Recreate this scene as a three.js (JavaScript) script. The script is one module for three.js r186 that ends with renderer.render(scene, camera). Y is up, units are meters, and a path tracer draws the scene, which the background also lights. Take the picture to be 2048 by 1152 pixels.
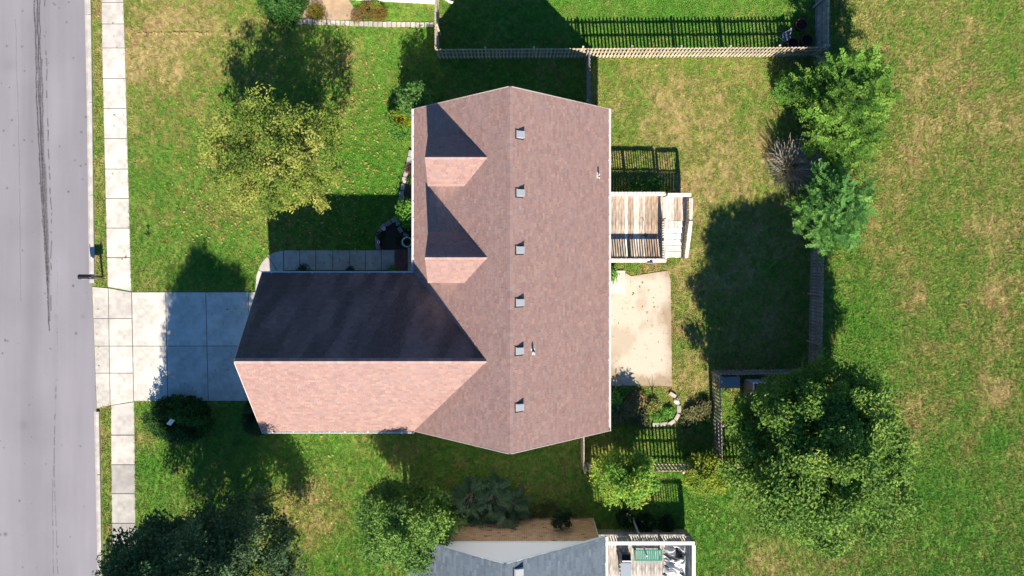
import * as THREE from 'three';
import { Sky } from 'three/addons/objects/Sky.js';
import { mergeGeometries } from 'three/addons/utils/BufferGeometryUtils.js';

// ───────────────────────── camera, sky, sun, exposure ─────────────────────────
const scene = new THREE.Scene();
const CAM_H = 39;                                       // metres above the lawn, looking straight down
const camera = new THREE.PerspectiveCamera(2 * Math.atan(288 / 750) * 180 / Math.PI, 1024 / 576, 0.5, 5000);
camera.position.set(0, CAM_H, 0);
camera.up.set(0, 0, -1);
camera.lookAt(0, 0, 0);
camera.setViewOffset(1024, 576, -8, 19.5, 1024, 576);

const SUN = new THREE.Vector3(0.095, 1 / 1.234, 1).normalize();
const sky = new Sky();
sky.name = 'sky';
sky.scale.setScalar(4000);
sky.material.uniforms.sunPosition.value.copy(SUN);
sky.material.uniforms.turbidity.value = 0.9;
sky.material.uniforms.rayleigh.value = 1.5;
sky.material.uniforms.mieCoefficient.value = 0.003;
sky.material.uniforms.cloudCoverage.value = 0;
sky.userData = { kind: 'structure' };
scene.add(sky);
scene.environmentIntensity = 0.1;

const sun = new THREE.DirectionalLight(0xfff1dc, 5);
sun.name = 'sun';
sun.position.copy(SUN).multiplyScalar(80);
sun.castShadow = true;
sun.shadow.mapSize.set(4096, 4096);
Object.assign(sun.shadow.camera, { left: -45, right: 45, top: 45, bottom: -45, near: 1, far: 200 });
scene.add(sun, sun.target);

const renderer = new THREE.WebGLRenderer({ antialias: true });
renderer.toneMapping = THREE.LinearToneMapping;
renderer.toneMappingExposure = 2.15;
renderer.shadowMap.enabled = true;

// ───────────────────────── helpers ─────────────────────────
const PPM = 1500 / CAM_H;
// survey point: a spot read from the aerial photograph at height h, in metres [x, z]
const G = (px, py, h = 0) => [(px - 1040) * (CAM_H - h) / 1500, (py - 537) * (CAM_H - h) / 1500];
function rng(seed) { let a = seed >>> 0; return () => { a = (a + 0x6D2B79F5) | 0; let t = Math.imul(a ^ (a >>> 15), 1 | a); t = (t + Math.imul(t ^ (t >>> 7), 61 | t)) ^ t; return ((t ^ (t >>> 14)) >>> 0) / 4294967296; }; }
const R0 = rng(7);
const lerp = (a, b, t) => a + (b - a) * t, clamp = (v, a = 0, b = 1) => Math.min(b, Math.max(a, v));
const sstep = (a, b, v) => { const t = clamp((v - a) / (b - a)); return t * t * (3 - 2 * t); };
const mix3 = (a, b, t) => [lerp(a[0], b[0], t), lerp(a[1], b[1], t), lerp(a[2], b[2], t)];
function h2(ix, iy, s) { let h = Math.imul(ix, 374761393) ^ Math.imul(iy, 668265263) ^ Math.imul(s, 1274126177); h = Math.imul(h ^ (h >>> 13), 1274126177); return ((h ^ (h >>> 16)) >>> 0) / 4294967296; }
function vnoise(x, y, s = 1, per = 0) {
  const x0 = Math.floor(x), y0 = Math.floor(y), fx = x - x0, fy = y - y0, u = fx * fx * (3 - 2 * fx), v = fy * fy * (3 - 2 * fy);
  const w = (i) => per ? ((i % per) + per) % per : i;
  const a = h2(w(x0), w(y0), s), b = h2(w(x0 + 1), w(y0), s), c = h2(w(x0), w(y0 + 1), s), d = h2(w(x0 + 1), w(y0 + 1), s);
  return lerp(lerp(a, b, u), lerp(c, d, u), v);
}
function fbm(x, y, s = 1, oct = 4, per = 0) { let v = 0, a = 0.5, n = 0; for (let i = 0; i < oct; i++) { v += a * vnoise(x, y, s + i * 17, per); n += a; x *= 2; y *= 2; per *= 2; a *= 0.5; } return v / n; }
const toS = (c) => 255 * clamp(c <= 0.0031308 ? c * 12.92 : 1.055 * Math.pow(c, 1 / 2.4) - 0.055);
function tex(w, h, fn, { repeat = true, srgb = true } = {}) {      // fn(col, row) -> linear rgb, or a number for relief
  const d = new Uint8Array(w * h * 4);
  for (let y = 0; y < h; y++) for (let x = 0; x < w; x++) {
    const c = fn(x, y), i = (y * w + x) * 4;
    if (typeof c === 'number') d[i] = d[i + 1] = d[i + 2] = 255 * clamp(c);
    else { d[i] = toS(c[0]); d[i + 1] = toS(c[1]); d[i + 2] = toS(c[2]); }
    d[i + 3] = 255;
  }
  const t = new THREE.DataTexture(d, w, h, THREE.RGBAFormat);
  if (repeat) t.wrapS = t.wrapT = THREE.RepeatWrapping;
  t.magFilter = THREE.LinearFilter; t.minFilter = THREE.LinearMipmapLinearFilter; t.generateMipmaps = true;
  if (srgb) t.colorSpace = THREE.SRGBColorSpace;
  t.needsUpdate = true;
  return t;
}
const lin = (r, g, b) => new THREE.Color().setRGB(r, g, b);
const mat = (r, g, b, o = {}) => new THREE.MeshStandardMaterial({ color: lin(r, g, b), roughness: 0.85, ...o });
const taken = new Map();
function numbered(n) { const k = taken.get(n) || 0; taken.set(n, k + 1); return k ? n + '_' + String(k).padStart(3, '0') : n; }
function shade(o) { o.castShadow = o.receiveShadow = true; return o; }
function tag(o, label, category, group) { Object.assign(o.userData, { label, category }); if (group) o.userData.group = group; return o; }
function thing(name, label, category, [x, y, z] = [0, 0, 0], turn = 0, group) {
  const o = new THREE.Group(); o.name = numbered(name); o.position.set(x, y, z); o.rotation.y = turn; scene.add(o);
  return tag(o, label, category, group);
}
function struct(name, geo, m) { const o = shade(new THREE.Mesh(geo, m)); o.name = numbered(name); o.userData.kind = 'structure'; scene.add(o); return o; }
function structGroup(name) { const o = new THREE.Group(); o.name = numbered(name); o.userData.kind = 'structure'; scene.add(o); return o; }
function part(parent, name, geo, m, pos) { const o = shade(new THREE.Mesh(geo, m)); o.name = name; if (pos) o.position.set(...pos); parent.add(o); return o; }
function partGroup(parent, name) { const o = new THREE.Group(); o.name = name; parent.add(o); return o; }
function wpart(root, parent, name, geo, m) { geo.translate(-root.position.x, -root.position.y, -root.position.z); return part(parent, name, geo, m); }
const merge = (list) => mergeGeometries(list.map((g) => { const n = g.index ? g.toNonIndexed() : g; return n; }), false);
// axis-aligned box from corner to corner
function bx(x0, y0, z0, x1, y1, z1) { const g = new THREE.BoxGeometry(Math.abs(x1 - x0), Math.abs(y1 - y0), Math.abs(z1 - z0)); g.translate((x0 + x1) / 2, (y0 + y1) / 2, (z0 + z1) / 2); return metric(g); }
// uv in metres from the dominant normal
function metric(g0) {
  const g = g0.index ? g0.toNonIndexed() : g0, p = g.attributes.position, uv = new Float32Array(p.count * 2);
  const a = new THREE.Vector3(), b = new THREE.Vector3(), c = new THREE.Vector3();
  for (let i = 0; i < p.count; i += 3) {
    a.fromBufferAttribute(p, i); b.fromBufferAttribute(p, i + 1); c.fromBufferAttribute(p, i + 2);
    const n = b.clone().sub(a).cross(c.clone().sub(a)), ax = Math.abs(n.x), ay = Math.abs(n.y), az = Math.abs(n.z);
    for (const [k, q] of [[0, a], [1, b], [2, c]]) { const [u, v] = ay >= ax && ay >= az ? [q.x, q.z] : ax >= az ? [q.z, q.y] : [q.x, q.y]; uv[(i + k) * 2] = u; uv[(i + k) * 2 + 1] = v; }
  }
  g.setAttribute('uv', new THREE.BufferAttribute(uv, 2));
  return g;
}
// flat-shaded soup of quads
class Soup {
  constructor() { this.p = []; this.c = []; }
  tri(a, b, c, col) { this.p.push(...a, ...b, ...c); if (col) for (let i = 0; i < 3; i++) this.c.push(...col); }
  quad(a, b, c, d, col) { this.tri(a, b, c, col); this.tri(a, c, d, col); }
  geo() { const g = new THREE.BufferGeometry(); g.setAttribute('position', new THREE.Float32BufferAttribute(this.p, 3)); if (this.c.length) g.setAttribute('color', new THREE.Float32BufferAttribute(this.c, 3)); g.computeVertexNormals(); return metric(g); }
}
// prism over a plan polygon [[x, z] ...], top at y1 with a small worn chamfer ch
function prism(poly, y0, y1, ch = 0) {
  let area = 0; for (let i = 0; i < poly.length; i++) { const [x0, z0] = poly[i], [x1, z1] = poly[(i + 1) % poly.length]; area += x0 * z1 - x1 * z0; }
  const P = area > 0 ? poly.slice().reverse() : poly.slice(), n = P.length, s = new Soup();   // now counter-clockwise seen from above (y up)
  const inset = P.map(([x, z], i) => {
    if (!ch) return [x, z];
    const [ax, az] = P[(i + n - 1) % n], [bx_, bz] = P[(i + 1) % n];
    let d1x = x - ax, d1z = z - az, d2x = bx_ - x, d2z = bz - z; const l1 = Math.hypot(d1x, d1z) || 1, l2 = Math.hypot(d2x, d2z) || 1;
    const n1 = [-d1z / l1, d1x / l1], n2 = [-d2z / l2, d2x / l2];                        // outward normals for this winding
    return [x - (n1[0] + n2[0]) * ch * 0.6, z - (n1[1] + n2[1]) * ch * 0.6];
  });
  const top = inset.map(([x, z]) => [x, y1, z]);
  const tris = THREE.ShapeUtils.triangulateShape(inset.map(([x, z]) => new THREE.Vector2(x, -z)), []);
  for (const [a, b, c] of tris) s.tri(top[a], top[b], top[c]);
  for (let i = 0; i < n; i++) {
    const j = (i + 1) % n, [x0, z0] = P[i], [x1, z1] = P[j];
    s.quad([x0, y0, z0], [x1, y0, z1], [x1, y1 - ch, z1], [x0, y1 - ch, z0]);
    if (ch) s.quad([x0, y1 - ch, z0], [x1, y1 - ch, z1], top[j], top[i]);
  }
  return s.geo();
}
// square bar between two points
function bar(a, b, w, h = w) {
  const A = new THREE.Vector3(...a), B = new THREE.Vector3(...b), d = B.clone().sub(A), g = new THREE.BoxGeometry(w, h, d.length());
  const m = new THREE.Matrix4().lookAt(B, A, Math.abs(d.y) > 0.95 * d.length() ? new THREE.Vector3(0, 0, 1) : new THREE.Vector3(0, 1, 0)); m.setPosition(A.add(B).multiplyScalar(0.5));
  g.applyMatrix4(m); return metric(g);
}
// tapered limb through points with radii
function limb(pts, r0, r1, sides = 6) {
  const curve = new THREE.CatmullRomCurve3(pts.map((p) => new THREE.Vector3(...p))), seg = Math.max(2, pts.length * 2 - 1), fr = curve.computeFrenetFrames(seg, false), s = new Soup(), rings = [];
  for (let i = 0; i <= seg; i++) { const c = curve.getPoint(i / seg), r = lerp(r0, r1, i / seg), ring = []; for (let k = 0; k < sides; k++) { const t = k / sides * Math.PI * 2, q = c.clone().addScaledVector(fr.normals[i], Math.cos(t) * r).addScaledVector(fr.binormals[i], Math.sin(t) * r); ring.push(q.toArray()); } rings.push(ring); }
  for (let i = 0; i < seg; i++) for (let k = 0; k < sides; k++) { const j = (k + 1) % sides; s.quad(rings[i][k], rings[i][j], rings[i + 1][j], rings[i + 1][k]); }
  return s.geo();
}
const cyl = (r0, r1, h, x, y, z, n = 16) => { const g = new THREE.CylinderGeometry(r1, r0, h, n); g.translate(x, y + h / 2, z); return metric(g); };

// ───────────────────────── materials ─────────────────────────
const concreteMap = tex(512, 512, (x, y) => { const f = fbm(x / 64, y / 64, 3, 5, 8), s = h2(x, y, 9), c = 0.62 + 0.6 * f + 0.14 * (s - 0.5); return [0.80 * c, 0.80 * c, 0.80 * c]; });
concreteMap.repeat.set(0.45, 0.45);
const grainBump = tex(256, 256, (x, y) => 0.5 * h2(x, y, 4) + 0.5 * fbm(x / 8, y / 8, 5, 3, 32), { srgb: false });
grainBump.repeat.set(1.3, 1.3);
const conc = (r, g, b, o = {}) => mat(r, g, b, { map: concreteMap, bumpMap: grainBump, bumpScale: 0.002, roughness: 0.92, ...o });
const M = {
  conc: [conc(0.66, 0.635, 0.58), conc(0.63, 0.605, 0.55), conc(0.69, 0.66, 0.60)],
  concGrey: [conc(0.45, 0.43, 0.40), conc(0.49, 0.47, 0.43), conc(0.41, 0.395, 0.37)],
  concMid: [conc(0.57, 0.54, 0.50), conc(0.60, 0.57, 0.52)],
  walk: [conc(0.50, 0.49, 0.47), conc(0.47, 0.46, 0.44)],
  joint: mat(0.07, 0.065, 0.06),
  white: mat(0.78, 0.78, 0.77, { roughness: 0.5 }),
  siding: mat(0.84, 0.84, 0.83, { roughness: 0.6 }),
  trim: mat(0.5, 0.44, 0.41, { roughness: 0.6 }),
  glass: new THREE.MeshPhysicalMaterial({ color: lin(0.05, 0.06, 0.07), roughness: 0.05, metalness: 0, clearcoat: 1 }),
  shingle: new THREE.MeshStandardMaterial({ color: 0xffffff, vertexColors: true, roughness: 0.95, bumpMap: grainBump, bumpScale: 0.002 }),
  roofDeck: mat(0.55, 0.5, 0.46),
  vent: mat(0.33, 0.35, 0.37, { roughness: 0.45, metalness: 0.2 }),
  dark: mat(0.02, 0.02, 0.022, { roughness: 0.5 }),
  black: mat(0.012, 0.012, 0.016, { roughness: 0.32 }),
  stone: [conc(0.55, 0.5, 0.46), conc(0.48, 0.44, 0.42), conc(0.6, 0.55, 0.5)],
  stonePink: [conc(0.36, 0.30, 0.30), conc(0.42, 0.35, 0.35), conc(0.31, 0.27, 0.28)],
  mulch: mat(0.055, 0.035, 0.025, { map: concreteMap, bumpMap: grainBump, bumpScale: 0.03 }),
  bark: mat(0.09, 0.065, 0.045, { bumpMap: grainBump, bumpScale: 0.01 }),
  barkGrey: mat(0.36, 0.32, 0.27, { bumpMap: grainBump, bumpScale: 0.01 }),
  leaf: new THREE.MeshPhysicalMaterial({ color: 0xffffff, roughness: 0.85, specularIntensity: 0.35, transmission: 0.4, thickness: 0, side: THREE.DoubleSide }),
  grass: new THREE.MeshStandardMaterial({ color: 0xffffff, roughness: 0.8, side: THREE.DoubleSide }),
};
const woodMap = tex(256, 512, (x, y) => { const g = fbm(x / 5, y / 110, 21, 4), k = vnoise(x / 40, y / 70, 8), b = fbm(x / 60, y / 60, 33, 3), c = 0.38 + 0.75 * g + 0.5 * (k - 0.5) + 0.5 * (b - .5); return [c * 0.95, c * 0.94, c * 0.93]; });
woodMap.repeat.set(2.2, 0.6);
const wood = (r, g, b) => mat(r, g, b, { map: woodMap, roughness: 0.9, bumpMap: grainBump, bumpScale: 0.002 });
const W = {
  deck: [wood(0.56, 0.45, 0.35), wood(0.73, 0.63, 0.54), wood(0.46, 0.35, 0.26), wood(0.95, 0.95, 0.85), wood(0.63, 0.54, 0.45), wood(0.52, 0.46, 0.40), wood(0.85, 0.76, 0.66)],
  rail: [wood(0.9, 0.85, 0.79), wood(0.8, 0.74, 0.67)],
  bal: [wood(0.55, 0.45, 0.36), wood(0.48, 0.38, 0.3)],
  fence: [wood(0.62, 0.52, 0.38), wood(0.7, 0.58, 0.41), wood(0.54, 0.47, 0.37), wood(0.66, 0.585, 0.47)],
  fenceGrey: [wood(0.36, 0.345, 0.33), wood(0.42, 0.4, 0.38), wood(0.32, 0.305, 0.29), wood(0.46, 0.43, 0.39)],
  greyDeck: [wood(0.52, 0.49, 0.46), wood(0.58, 0.54, 0.5), wood(0.47, 0.44, 0.41)],
};
const pick = (a, r = R0) => a[Math.floor(r() * a.length) % a.length];

// ───────────────────────── plan of the lot (world metres) ─────────────────────────
const poly = (list, h = 0) => list.map(([x, y]) => G(x, y, h));
function inside(x, z, P) { let c = false; for (let i = 0, j = P.length - 1; i < P.length; j = i++) { const [xi, zi] = P[i], [xj, zj] = P[j]; if ((zi > z) !== (zj > z) && x < (xj - xi) * (z - zi) / (zj - zi) + xi) c = !c; } return c; }
function along(list, py) { for (let i = 0; i < list.length - 1; i++) if (py <= list[i + 1][1] || i === list.length - 2) { const [a, b] = [list[i], list[i + 1]]; return lerp(a[0], b[0], (py - a[1]) / (b[1] - a[1])); } }
const ROAD_E = [[172, -120], [176, 0], [184, 575], [193, 810], [201, 1152], [204, 1300]];       // road edge
const CURB_E = [[180, -120], [184, 0], [191, 575], [200, 810], [206, 1152], [209, 1300]];
const WALK_W = [[202, -120], [204, 0], [205, 95], [216, 575], [222, 810], [226, 1152], [228, 1300]];
const WALK_E = [[244, -120], [247, 0], [250, 95], [263, 580], [269, 805], [272, 1152], [274, 1300]];
const strip = (L, Rr, y0, y1) => [[along(L, y0), y0], [along(Rr, y0), y0], [along(Rr, y1), y1], [along(L, y1), y1]];
const bedFront = poly([[566, 541], [790, 541], [792, 560], [566, 560]]);
const bedRing = poly([[756, 499], [752, 478], [760, 457], [776, 446], [797, 436], [806, 452], [850, 470], [850, 499]]);
const bedEdge = poly([[826, 295], [815, 340], [806, 380], [798, 420], [800, 445], [850, 470], [850, 295]]);
const bedNorth = poly([[596, -10], [600, 30], [612, 42], [700, 40], [712, 20], [690, -10]]);
const patio = poly([[1195, 548], [1252, 546], [1262, 552], [1335, 541], [1341, 560], [1344, 772], [1250, 771], [1195, 773]]);
const hard = [
  poly([...ROAD_E.map(([x, y]) => [x + 8, y]), [-400, 1300], [-400, -120]]),
  poly([...WALK_W, ...WALK_E.slice().reverse()]),
  poly([[180, 570], [264, 583], [600, 583], [600, 803], [269, 803], [190, 818]]),
  poly([[566, 501], [850, 500], [850, 541], [566, 541]]),
  poly([[566, 501], [548, 506], [532, 516], [521, 530], [514, 548], [511, 583], [550, 583], [553, 560], [560, 548], [572, 542]]),
  patio, bedFront, bedRing, bedEdge, bedNorth,
  [[-4.75, -7.4], [3.9, -7.4], [3.9, 7.5], [-4.75, 7.5]], [[-12.1, 0.55], [-4.75, 0.55], [-4.75, 7.5], [-12.1, 7.5]],
  [[-5, 12.95], [3.77, 12.95], [3.77, 25], [-5, 25]],
  poly([[575, 38], [870, 44], [870, 54], [575, 50]]),
];
const isLawn = (x, z) => !hard.some((P) => inside(x, z, P));

// dryness of the turf, read from the photograph: [px, py, radius, amount]
const DRY = [[330, 60, 120, .32], [290, 130, 80, .22], [430, 15, 90, .26], [360, 160, 60, .1], [1300, 150, 60, .14], [1400, 220, 110, .13], [1500, 200, 110, .12], [1380, 330, 100, .08], [1270, 220, 60, .06], [1430, 370, 60, .1],
  [1850, 100, 160, .12], [1950, 260, 130, .2], [1985, 470, 45, .35], [1985, 590, 35, .42], [1992, 690, 30, .42], [2003, 790, 30, .4], [1760, 420, 100, .12], [1840, 810, 40, .2], [1990, 780, 40, .2], [1835, 600, 22, .3], [1860, 250, 40, .15], [2030, 900, 30, .2],
  [1720, 620, 80, -.26], [1750, 720, 60, -.15], [1800, 950, 150, -.18], [2000, 885, 26, -.5], [1950, 1100, 160, -.22], [1870, 975, 40, -.2], [1990, 160, 60, -.1], [1900, 200, 60, -.06],
  [640, 1000, 60, .3], [610, 1070, 60, .22], [560, 1030, 40, .25], [650, 900, 70, -.3], [680, 1110, 70, -.1], [295, 930, 40, -.3], [290, 880, 20, .25], [740, 380, 110, -.28], [720, 120, 130, -.12], [350, 480, 130, -.08], [660, 140, 40, .2], [700, 110, 30, .15], [560, 40, 60, .2], [440, 540, 60, -.2],
  [1350, 15, 230, -.28], [1420, 1010, 90, -.26], [1400, 1070, 60, -.1], [1375, 960, 30, -.3], [1360, 640, 30, .0], [1380, 440, 60, .1], [1395, 800, 40, .22], [1540, 1120, 50, .35], [1620, 1130, 60, .2], [1300, 300, 90, .12], [560, 345, 130, .1], [800, 290, 30, .2], [285, 300, 30, .18], [350, 280, 60, .06], [290, 560, 26, .3], [740, 510, 60, -.2]];
const C_LUSH = [0.050, 0.150, 0.009], C_GREEN = [0.084, 0.170, 0.018], C_OLIVE = [0.158, 0.166, 0.036], C_TAN = [0.275, 0.215, 0.092], C_SOIL = [0.21, 0.125, 0.06];
function dryness(x, z) {
  const px = 1040 + x * PPM, py = 537 + z * PPM;
  let d = px > 1600 ? 0.33 : px > 1180 && py > 110 && py < 780 ? 0.44 : px < 235 ? 0.42 : 0.22;
  if (px > 1560 && px < 1640) d = lerp(py > 110 && py < 780 ? 0.44 : 0.22, 0.33, (px - 1560) / 80);
  for (const [a, b, r, k] of DRY) { const q = ((px - a) ** 2 + (py - b) ** 2) / (r * r); if (q < 6) d += k * Math.exp(-q); }
  d += (fbm(x * 0.35, z * 0.35, 31, 3) - 0.5) * 0.34 + (fbm(x * 1.3 + z * 0.5, z * 1.1 - x * 0.3, 37, 3) - 0.5) * 0.44 + (fbm(x * 4.2 + z * 1.6, z * 3.2 - x * 1.2, 41, 2) - 0.5) * 0.5;
  return d;
}
function turf(x, z, jit = 0) {
  const d = dryness(x, z) + jit, f = vnoise(x * 9, z * 9, 51) - 0.5;
  let c = d < 0.18 ? mix3(C_LUSH, C_GREEN, clamp((d + 0.15) / 0.33)) : d < 0.5 ? mix3(C_GREEN, C_OLIVE, (d - 0.18) / 0.32) : mix3(C_OLIVE, C_TAN, clamp((d - 0.5) / 0.32));
  const soil = sstep(0.62, 0.8, fbm(x * 0.9, z * 0.9, 71, 3)) * sstep(0.35, 0.75, d); c = mix3(c, C_SOIL, soil * 0.7);
  const k = 1.3 + f * 0.72; return [c[0] * k, c[1] * k, c[2] * k];
}

// ───────────────────────── ground ─────────────────────────
const LX0 = -31, LX1 = 31, LZ0 = -18.5, LZ1 = 20.5;
{
  const far = new THREE.PlaneGeometry(900, 900); far.rotateX(-Math.PI / 2); far.translate(0, -0.02, 0);
  const farMap = tex(256, 256, (x, y) => mix3(C_GREEN, C_TAN, clamp(0.2 + 0.7 * (fbm(x / 32, y / 32, 81, 5, 8) - 0.3)))); farMap.repeat.set(90, 90);
  struct('terrain', far, new THREE.MeshStandardMaterial({ map: farMap, roughness: 1 }));
  const TW = 2048, TH = 1288, lawnMap = tex(TW, TH, (i, j) => { const x = lerp(LX0, LX1, (i + 0.5) / TW), z = lerp(LZ1, LZ0, (j + 0.5) / TH), c = turf(x, z, (h2(i, j, 5) - 0.5) * 0.25), k = 0.72 + 0.3 * h2(i, j, 6); return [c[0] * k, c[1] * k, c[2] * k]; }, { repeat: false });
  const g = new THREE.PlaneGeometry(LX1 - LX0, LZ1 - LZ0); g.rotateX(-Math.PI / 2); g.translate((LX0 + LX1) / 2, 0, (LZ0 + LZ1) / 2);
  struct('ground', g, new THREE.MeshStandardMaterial({ map: lawnMap, roughness: 1 }));
}
// grass tufts
{
  const r = rng(11), s = new Soup();
  for (let b = 0; b < 8; b++) {
    const a = b / 8 * 6.283 + r() * 0.6, l = 0.035 + r() * 0.05, hh = 0.045 + r() * 0.045, w = 0.011, ox = (r() - 0.5) * 0.09, oz = (r() - 0.5) * 0.09, ca = Math.cos(a), sa = Math.sin(a);
    s.tri([ox - sa * w, 0, oz + ca * w], [ox + sa * w, 0, oz - ca * w], [ox + ca * l, hh, oz + sa * l]);
  }
  const N = 210000, gm = new THREE.InstancedMesh(s.geo(), M.grass, N), m4 = new THREE.Matrix4(), q = new THREE.Quaternion(), e = new THREE.Euler(), c = new THREE.Color();
  let n = 0, guard = 0;
  while (n < N && guard++ < N * 3) {
    const x = lerp(-23.5, 28, r()), z = lerp(-15.2, 17.2, r()); if (!isLawn(x, z)) continue;
    const d = dryness(x, z), sc = (0.7 + r() * 0.75) * (x > 15.6 ? 1.25 : 1) * (d > 0.6 ? 0.8 : 1);
    e.set((r() - 0.5) * 0.5, r() * 6.283, (r() - 0.5) * 0.5); q.setFromEuler(e); m4.compose(new THREE.Vector3(x, -0.004, z), q, new THREE.Vector3(sc, sc * (0.7 + r() * 0.5), sc)); gm.setMatrixAt(n, m4);
    const t = turf(x, z, (r() - 0.5) * 0.5), k = 0.95 + r() * 0.6; c.setRGB(t[0] * k, t[1] * k, t[2] * k); gm.setColorAt(n, c); n++;
  }
  gm.count = n; gm.name = 'grass'; gm.userData.kind = 'stuff'; gm.userData.label = 'mown patchy green and straw coloured grass of the lawns'; gm.userData.category = 'grass'; shade(gm); scene.add(gm);
}
// road
{
  const RX0 = -31.5, RX1 = -20.8, RZ0 = -18.5, RZ1 = 20.5;
  const lines = [];                                            // skid and tar marks: [points in photo px, width px, strength, breaks]
  const mark = (w, k, br, ...p) => lines.push([p, w, k, br]);
  mark(1.3, .75, .15, [69, 0], [74, 200], [84, 400], [92, 520], [99, 660]); mark(1.5, .8, 0, [75, 0], [79, 200], [87, 400], [96, 560]); mark(1.2, .7, 0, [79, 0], [83, 250], [91, 420], [97, 560]); mark(1.1, .5, .2, [72, 0], [77, 250], [86, 450]);
  mark(1.2, .6, .5, [89, 0], [93, 130], [97, 280], [103, 420], [102, 620]); mark(2, .55, 0, [83, 120], [87, 300], [93, 460], [98, 600]); mark(2.4, .5, .1, [90, 330], [96, 470], [99, 640]); mark(2.2, .45, .1, [80, 260], [88, 420], [95, 560]);
  mark(.7, .3, .1, [31, 40], [36, 200], [40, 384], [41, 600]); mark(.8, .4, .4, [110, 768], [109, 900], [105, 1000], [107, 1152]); mark(.8, .45, .3, [112, 760], [109, 950], [112, 1060], [116, 1152]); mark(.7, .3, .4, [106, 960], [105, 1060], [108, 1152]); mark(.6, .2, .5, [114, 500], [116, 760]);
  const L = lines;
  const spots = []; { const r = rng(5); for (let i = 0; i < 70; i++) spots.push([r() * 180, r() * 1152, 0.6 + r() * 1.6, 0.3 + r() * 0.4]); spots.push([11, 1068, 3.5, .5], [1, 1069, 2.5, .4], [48, 850, 9, .12], [166, 633, 4, .15], [112, 632, 4, .12], [20, 130, 14, .1]); }
  const TW = 640, TH = 2048;
  const g = prism(poly([...ROAD_E, [-200, 1300], [-200, -120]]), -0.1, 0.012);
  const uv = g.attributes.uv, p = g.attributes.position; for (let i = 0; i < p.count; i++) uv.setXY(i, (p.getX(i) - RX0) / (RX1 - RX0), (p.getZ(i) - RZ0) / (RZ1 - RZ0));
  const map = tex(TW, TH, (i, j) => {
    const x = lerp(RX0, RX1, (i + .5) / TW), z = lerp(RZ0, RZ1, (j + .5) / TH), px = 1040 + x * PPM, py = 537 + z * PPM;
    let k = 0.82 + 0.26 * fbm(x * 0.7, z * 0.16, 3, 4) + 0.14 * (fbm(x * .5, z * .5, 19, 4) - .5) + 0.16 * (fbm(x * 2.4, z * 0.12, 13, 3) - .5) + 0.07 * (h2(i, j, 3) - 0.5);
    k *= 1 - 0.10 * Math.exp(-(((px - 60) / 30) ** 2)) + 0.05 * Math.exp(-(((px - 40) / 22) ** 2));
    let dk = 0;
    for (const [pts, w, s, br] of L) { if (py < pts[0][1] - 2 || py > pts[pts.length - 1][1] + 2) continue; const lx = along(pts, py) + (vnoise(py * 0.05, w * 9, 8) - .5) * 2.2, dd = Math.abs(px - lx) / (w * .9); if (dd < 2.5) { const gate = br && vnoise(py * 0.14, w * 31, 4) < br ? 0.15 : 1; dk = Math.max(dk, s * gate * Math.exp(-dd * dd) * (0.65 + .5 * vnoise(py * .4, w * 3, 6))); } }
    for (const [sx, sy, sr, ss] of spots) { const qx = px - sx, qy = py - sy; if (Math.abs(qx) < sr * 2.5 && Math.abs(qy) < sr * 2.5) dk = Math.max(dk, ss * Math.exp(-(qx * qx + qy * qy) / (sr * sr))); }
    const c = [0.214 * k, 0.207 * k, 0.234 * k]; return mix3(c, [0.03, 0.026, 0.03], clamp(dk * 1.35));
  }, { repeat: false });
  struct('road', g, new THREE.MeshStandardMaterial({ map, roughness: 0.9, bumpMap: grainBump, bumpScale: 0.001 }));
}
// kerb, in lengths
{
  const k = structGroup('kerb');
  for (const [y0, y1] of [[-120, 30], [30, 205], [205, 390], [390, 566], [822, 948], [948, 1104], [1104, 1300]]) part(k, 'kerb_stone', prism(poly(strip(ROAD_E, CURB_E, y0 + .5, y1 - .5)), -0.1, 0.125, 0.02), pick(M.concMid));
  const gp = structGroup('gutter_pan');
  for (const [y0, y1] of [[-120, 205], [205, 566], [822, 1104], [1104, 1300]]) part(gp, 'gutter_slab', prism(poly(strip(ROAD_E.map(([x, y]) => [x - 5, y]), ROAD_E, y0, y1)), -0.1, 0.018), M.concGrey[1]);
}
// sidewalk slabs
{
  const s = structGroup('sidewalk'), gap = 0.6;
  const jointsA = [-112, -54, 5, 48, 96, 157, 217, 277, 338, 397, 456, 515], jointsB = [870, 929, 987, 1046, 1104, 1163, 1222, 1280];
  const tone = (y) => y < 96 ? M.concMid : y > 925 ? M.concGrey : y > 865 ? M.concMid : M.conc;
  for (let i = 0; i < jointsA.length - 1; i++) part(s, 'paving_slab', prism(poly(strip(WALK_W, WALK_E, jointsA[i] + gap, jointsA[i + 1] - gap)), -0.05, 0.03 + R0() * .004, 0.01), pick(tone(jointsA[i])));
  part(s, 'paving_slab', prism(poly([[along(WALK_W, 516), 516], [along(WALK_E, 516), 516], [263, 582], [216, 573]]), -0.05, 0.03, 0.01), M.conc[0]);
  part(s, 'paving_slab', prism(poly([[223, 811], [268, 804], [along(WALK_E, 869), 869], [along(WALK_W, 869), 869]]), -0.05, 0.03, 0.01), M.concMid[0]);
  for (let i = 0; i < jointsB.length - 1; i++) part(s, 'paving_slab', prism(poly(strip(WALK_W, WALK_E, jointsB[i] + gap, jointsB[i + 1] - gap)), -0.05, 0.03 + R0() * .004, 0.01), pick(tone(jointsB[i])));
  part(s, 'joint_bed', prism(poly([...WALK_W.slice(0, 3), [215, 572], [262, 581], ...WALK_E.slice(0, 3).reverse()]), -0.06, 0.016), M.joint);
  part(s, 'joint_bed', prism(poly([[224, 814], [268, 808], [272, 1152], [274, 1300], [228, 1300], [226, 1152]]), -0.06, 0.016), M.joint);
}
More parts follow.
